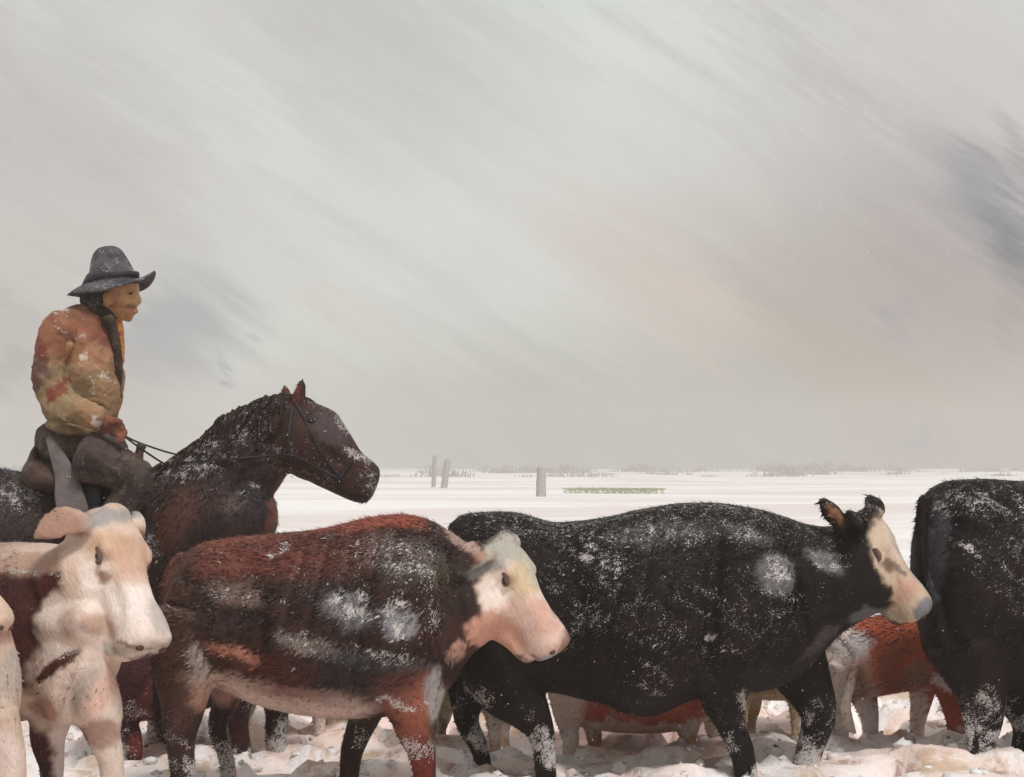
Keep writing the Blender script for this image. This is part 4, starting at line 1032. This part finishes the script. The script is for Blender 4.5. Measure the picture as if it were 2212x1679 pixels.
for s in (-1, 1):
    f = Fig(RY)
    f.tube([(246, 1112, 33, .06), (222, 1140, 28, .055), (204, 1160, 27, .05)], s * .34, n=14)
    f.tube([(186, 1160, 20, .042), (214, 1166, 22, .045), (250, 1172, 19, .046), (276, 1178, 13, .036)], s * .35, n=14)
    f.tube([(190, 1172, 12, .034), (188, 1184, 11, .032)], s * .35, n=12)
    cloth_obj(f, 'boot', .007, LEATHER_BLACK, rider, .004, 40)
# gloves over both hands
for gy in (-.37, .13):
    f = Fig(RY)
    f.tube([(216, 908, 19, .034), (232, 914, 17, .030), (250, 925, 20, .028), (258, 933, 17, .025)], gy, n=12)
    for k in range(4):
        f.tube([(256 - k, 924 + k * 6, 6.4, .011), (269 - k * 2, 930 + k * 5, 6, .011), (269 - k * 2, 940 + k * 4, 5.6, .011), (258 - k, 943 + k * 3, 5, .010)], gy + .018 - k * .012, n=8)
    f.tube([(238, 913, 7.5, .014), (250, 908, 7, .013), (263, 913, 6, .011)], gy - .032, n=8)
    cloth_obj(f, 'glove', .005, GLOVE, rider, 0, 0, 2)
# beard, moustache and eyes
f = Fig(RY)
f.tube([(270, 664, 4, .044), (284, 661, 6, .042), (292, 662, 5, .03)], -.014, n=12)
cloth_obj(f, 'moustache', .0045, BEARD, rider, .003, 61, 2, 40)
V, F = ball(P(283, 634, RY - .060), (.008, .009, .0055)); mesh_obj('eye', V, F, EYE, rider)
V, F = ball(P(289, 634, RY - .015), (.008, .009, .0055)); mesh_obj('eye', V, F, EYE, rider)
# hat: creased crown and drooping brim
def hat():
    hr = []
    n = 40
    c0 = P(243, 606, RY)
    k = RY / FPX
    prof = [(0, -70, 34, .070), (0, -76, 26, .055), (-2, -80, 14, .03)]
    V, F = [], []
    stations = [(0, 14, 57, .112), (0, 0, 54, .106), (-2, -18, 48, .098), (-6, -38, 42, .088), (-9, -56, 36, .076), (-10, -70, 29, .062), (-8, -75, 18, .042), (-5, -69, 8, .02)]
    for (du, dv, r, rd) in stations:
        for j in range(n):
            a = 2 * math.pi * j / n
            crease = .018 * math.exp(-(math.sin(a) / .5) ** 2) * (1 if dv < -50 else 0)
            pinch = 1 - (.16 * math.exp(-((math.cos(a) - .75) / .25) ** 2) if dv < -30 else 0)
            V.append(c0 + np.array(((du + r * math.cos(a)) * k, rd * pinch * math.sin(a), (-dv) * k - crease * .5 + (du + r * math.cos(a)) * k * .12)))
    m = len(stations)
    for i in range(m - 1):
        for j in range(n):
            F.append((i * n + j, i * n + (j + 1) % n, (i + 1) * n + (j + 1) % n, (i + 1) * n + j))
    F.append([(m - 1) * n + j for j in range(n)])
    o = mesh_obj('hat', V, F, HATM, rider)
    sd = o.modifiers.new('s', 'SUBSURF'); sd.levels = 1; sd.render_levels = 1
    so_ = o.modifiers.new('t', 'SOLIDIFY'); so_.thickness = .006
    V, F = [], []
    for i, t in enumerate((0, .25, .5, .75, 1.0)):
        for j in range(n):
            a = 2 * math.pi * j / n
            rx = (46 + t * 48) * k; ry = .095 + t * .085
            zz = -.010 - .05 * t * t * abs(math.sin(a)) ** 1.2 + (.030 if math.cos(a) > 0 else -.030) * t * t * abs(math.cos(a)) ** 2
            zz += (math.cos(a) * rx) * .10 + .006 * math.sin(5 * a + 1) * t
            V.append(c0 + np.array((rx * math.cos(a) - .004 * t, ry * math.sin(a), zz)))
    for i in range(4):
        for j in range(n):
            F.append((i * n + j, i * n + (j + 1) % n, (i + 1) * n + (j + 1) % n, (i + 1) * n + j))
    b = mesh_obj('brim', V, F, HATM, o)
    sd = b.modifiers.new('s', 'SUBSURF'); sd.levels = 1; sd.render_levels = 1
    so_ = b.modifiers.new('t', 'SOLIDIFY'); so_.thickness = .007; so_.offset = 0
    pts = [c0 + np.array((56 * k * math.cos(a), .110 * math.sin(a), .014 + 56 * k * math.cos(a) * .12)) for a in np.linspace(0, 2 * math.pi, 26)]
    strap('hat_band', pts, .024, .008, LEATHER_BLACK, o)
hat()

# ================================================================== far things
def post(u, vt, Y, w, lean, label):
    x = (u - 1106) * Y / FPX; z0 = zg(x, Y); zt = CAMZ - (vt - 1005) * Y / FPX
    r = np.random.default_rng(int(u))
    pts = np.array([(x, Y, z0 - .2), (x + lean * .5, Y, (z0 + zt) / 2), (x + lean, Y, zt)])
    V, F = loft_pts(pts, np.array((w, w * .95, w * .9)) / 2, np.array((w, w * .95, w * .9)) / 2, n=9, cap=.12)
    V = V + r.normal(0, w * .02, V.shape)
    o = mesh_obj('fence_post', V, F, WOODM)
    tag(o, label, 'post', 'weathered posts far out on the snow field')
post(936, 984, 120, .28, .1, 'thin grey post, leftmost of the two beside the horse muzzle on the horizon')
post(958, 992, 118, .42, .3, 'thicker grey post leaning right, second of the pair by the horizon')
post(1168, 1010, 62, .32, .03, 'broad pale grey post standing alone above the red cow head')
# far scrub, haze deepened by paling its colour: one soft mass along the horizon
def scrub(name, items, mat, seed, label, twigs, kind='stuff'):
    r = np.random.default_rng(seed); V, F = [], []
    for (x, y, h, w) in items:
        z0 = zg(x, y)
        for k in range(twigs):
            bx = x + r.normal(0, w * .35); by = y + r.normal(0, w * .3)
            hh = h * (.25 + .9 * r.random() ** 1.6) * math.exp(-((bx - x) / w) ** 2)
            tx = bx + r.normal(0, .3) * hh * .6; ty = by + r.normal(0, .2) * hh
            ww = .05 + .05 * r.random() + h * .012
            i = len(V)
            V += [(bx - ww, by, z0 - .1), (bx + ww, by + .05, z0 - .1), (tx + ww * .3, ty, z0 + hh * .7), (tx, ty, z0 + hh)]
            F += [(i, i + 1, i + 2), (i, i + 2, i + 3)]
            # side twigs and clumps of dead leaf
            for q in range(3):
                t = .35 + .6 * r.random()
                c = np.array((bx + (tx - bx) * t + r.normal(0, .25) * h * .25, by + r.normal(0, .2), z0 + hh * t))
                s = (.10 + .16 * r.random()) * (h / 3.0)
                i = len(V)
                d = r.normal(0, s, (3, 3)); V += [tuple(c + d[0]), tuple(c + d[1]), tuple(c + d[2])]
                F.append((i, i + 1, i + 2))
    o = mesh_obj(name, V, F, mat, None, False)
    tag(o, label, kind=kind)
    return o
items = []
for (u0, u1, n_, h_) in ((915, 985, 9, 2.4), (1040, 1120, 10, 1.8), (1120, 1420, 34, 2.0), (1420, 1640, 14, 1.3), (1640, 1910, 36, 2.3), (1910, 2300, 22, 1.5), (-250, 60, 14, 2.2), (60, 900, 14, 1.2)):
    for k in range(n_):
        u = random.uniform(u0, u1); Y = random.uniform(200, 380)
        items.append(((u - 1106) * Y / FPX, Y, h_ * random.uniform(.15, .65) * Y / 260, random.uniform(1.6, 4.5)))
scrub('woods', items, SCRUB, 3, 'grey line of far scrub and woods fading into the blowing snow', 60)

def tufts(name, u0, u1, Y0, Y1, n, h, mat, label, seed):
    r = np.random.default_rng(seed)
    y = r.uniform(Y0, Y1, n); u = u0 + (u1 - u0) * r.beta(1.6, 1.6, n); x = (u - 1106) * y / FPX
    z0 = zgs(x, y); hh = h * (.5 + r.random(n)); a = r.uniform(0, 6.28, n); w = .02 + .03 * r.random(n)
    V = np.empty((n * 3, 3)); dx, dy = w * np.cos(a), w * np.sin(a)
    V[0::3] = np.column_stack([x - dx, y - dy, z0 - .03]); V[1::3] = np.column_stack([x + dx, y + dy, z0 - .03])
    V[2::3] = np.column_stack([x + r.normal(0, .35, n) * hh, y + r.normal(0, .35, n) * hh, z0 + hh])
    o = mesh_obj(name, V, np.arange(n * 3).reshape(-1, 3).tolist(), mat, None, False); tag(o, label, kind='stuff')
    return o
tufts('grass', 1215, 1440, 86, 104, 3000, .07, GRASSM, 'strip of green grass showing through the far snow', 4)

# ---- broken snow thrown up round the legs
def clods():
    r = np.random.default_rng(12); bm = MB(); n = 1300
    y = r.uniform(5.8, 10.5, n); x = r.uniform(-1, 1, n) * (y * .29 + .2); z = zgs(x, y)
    for k in range(n):
        s = min(abs(r.normal(0, .009)) + .005, .03)
        V, F = ball((0, 0, 0), (s * r.uniform(.8, 1.6), s * r.uniform(.8, 1.4), s * r.uniform(.5, 1.0)), 6, 4)
        V = np.array(V) * (1 + r.normal(0, .22, (len(V), 1)))
        bm.add(V + np.array((x[k], y[k], z[k] + s * .2)), F)
    o = mesh_obj('snow', np.concatenate(bm.v), bm.f, SNOWC)
    tag(o, 'broken clods of snow scattered round the legs of the herd', kind='stuff')
clods()

# ---- falling snow
def flakes():
    r = np.random.default_rng(99); V, F = [], []
    base = np.array([(1, 0, 0), (-1, 0, 0), (0, 1, 0), (0, -1, 0), (0, 0, 1), (0, 0, -1)], float)
    faces = [(0, 2, 4), (2, 1, 4), (1, 3, 4), (3, 0, 4), (2, 0, 5), (1, 2, 5), (3, 1, 5), (0, 3, 5)]
    for k in range(4500):
        y = 3.2 + 11 * r.random() ** .8 if k < 0 else r.uniform(6.6, 16)
        u = r.uniform(-200, 2400); v = r.uniform(-60, 1700)
        p = P(u, v, y)
        if p[2] < .02: continue
        s = (.0016 + .0022 * r.random() ** 2) if k < 0 else (.0012 + .0014 * r.random())
        q = base * s * (.6 + .8 * r.random((6, 1)))
        i = len(V); V += (q + p).tolist(); F += [tuple(a + i for a in f_) for f_ in faces]
    o = mesh_obj('snowflakes', V, F, FLAKE); tag(o, 'fine snowflakes drifting through the air', kind='stuff')
flakes()

# ---- the snow-laden air
def haze():
    V, F = [], []
    x0, x1, y0, y1, z0, z1 = -440, 440, -80, 540, -2.0, 16.0
    V = [(x, y, z) for z in (z0, z1) for y in (y0, y1) for x in (x0, x1)]
    F = [(0, 2, 3, 1), (4, 5, 7, 6), (0, 1, 5, 4), (2, 6, 7, 3), (0, 4, 6, 2), (1, 3, 7, 5)]
    m, N = mat_new('haze')
    pv = N.n('ShaderNodeVolumePrincipled'); pv.inputs['Density'].default_value = .0027
    pv.inputs['Color'].default_value = rgba((221, 220, 216)); pv.inputs['Anisotropy'].default_value = .1
    o_ = N.n('ShaderNodeOutputMaterial'); N.link(pv.outputs[0], o_.inputs['Volume'])
    o = mesh_obj('haze', V, F, m, None, False); tag(o, 'pale snow haze filling the air', kind='stuff')
haze()
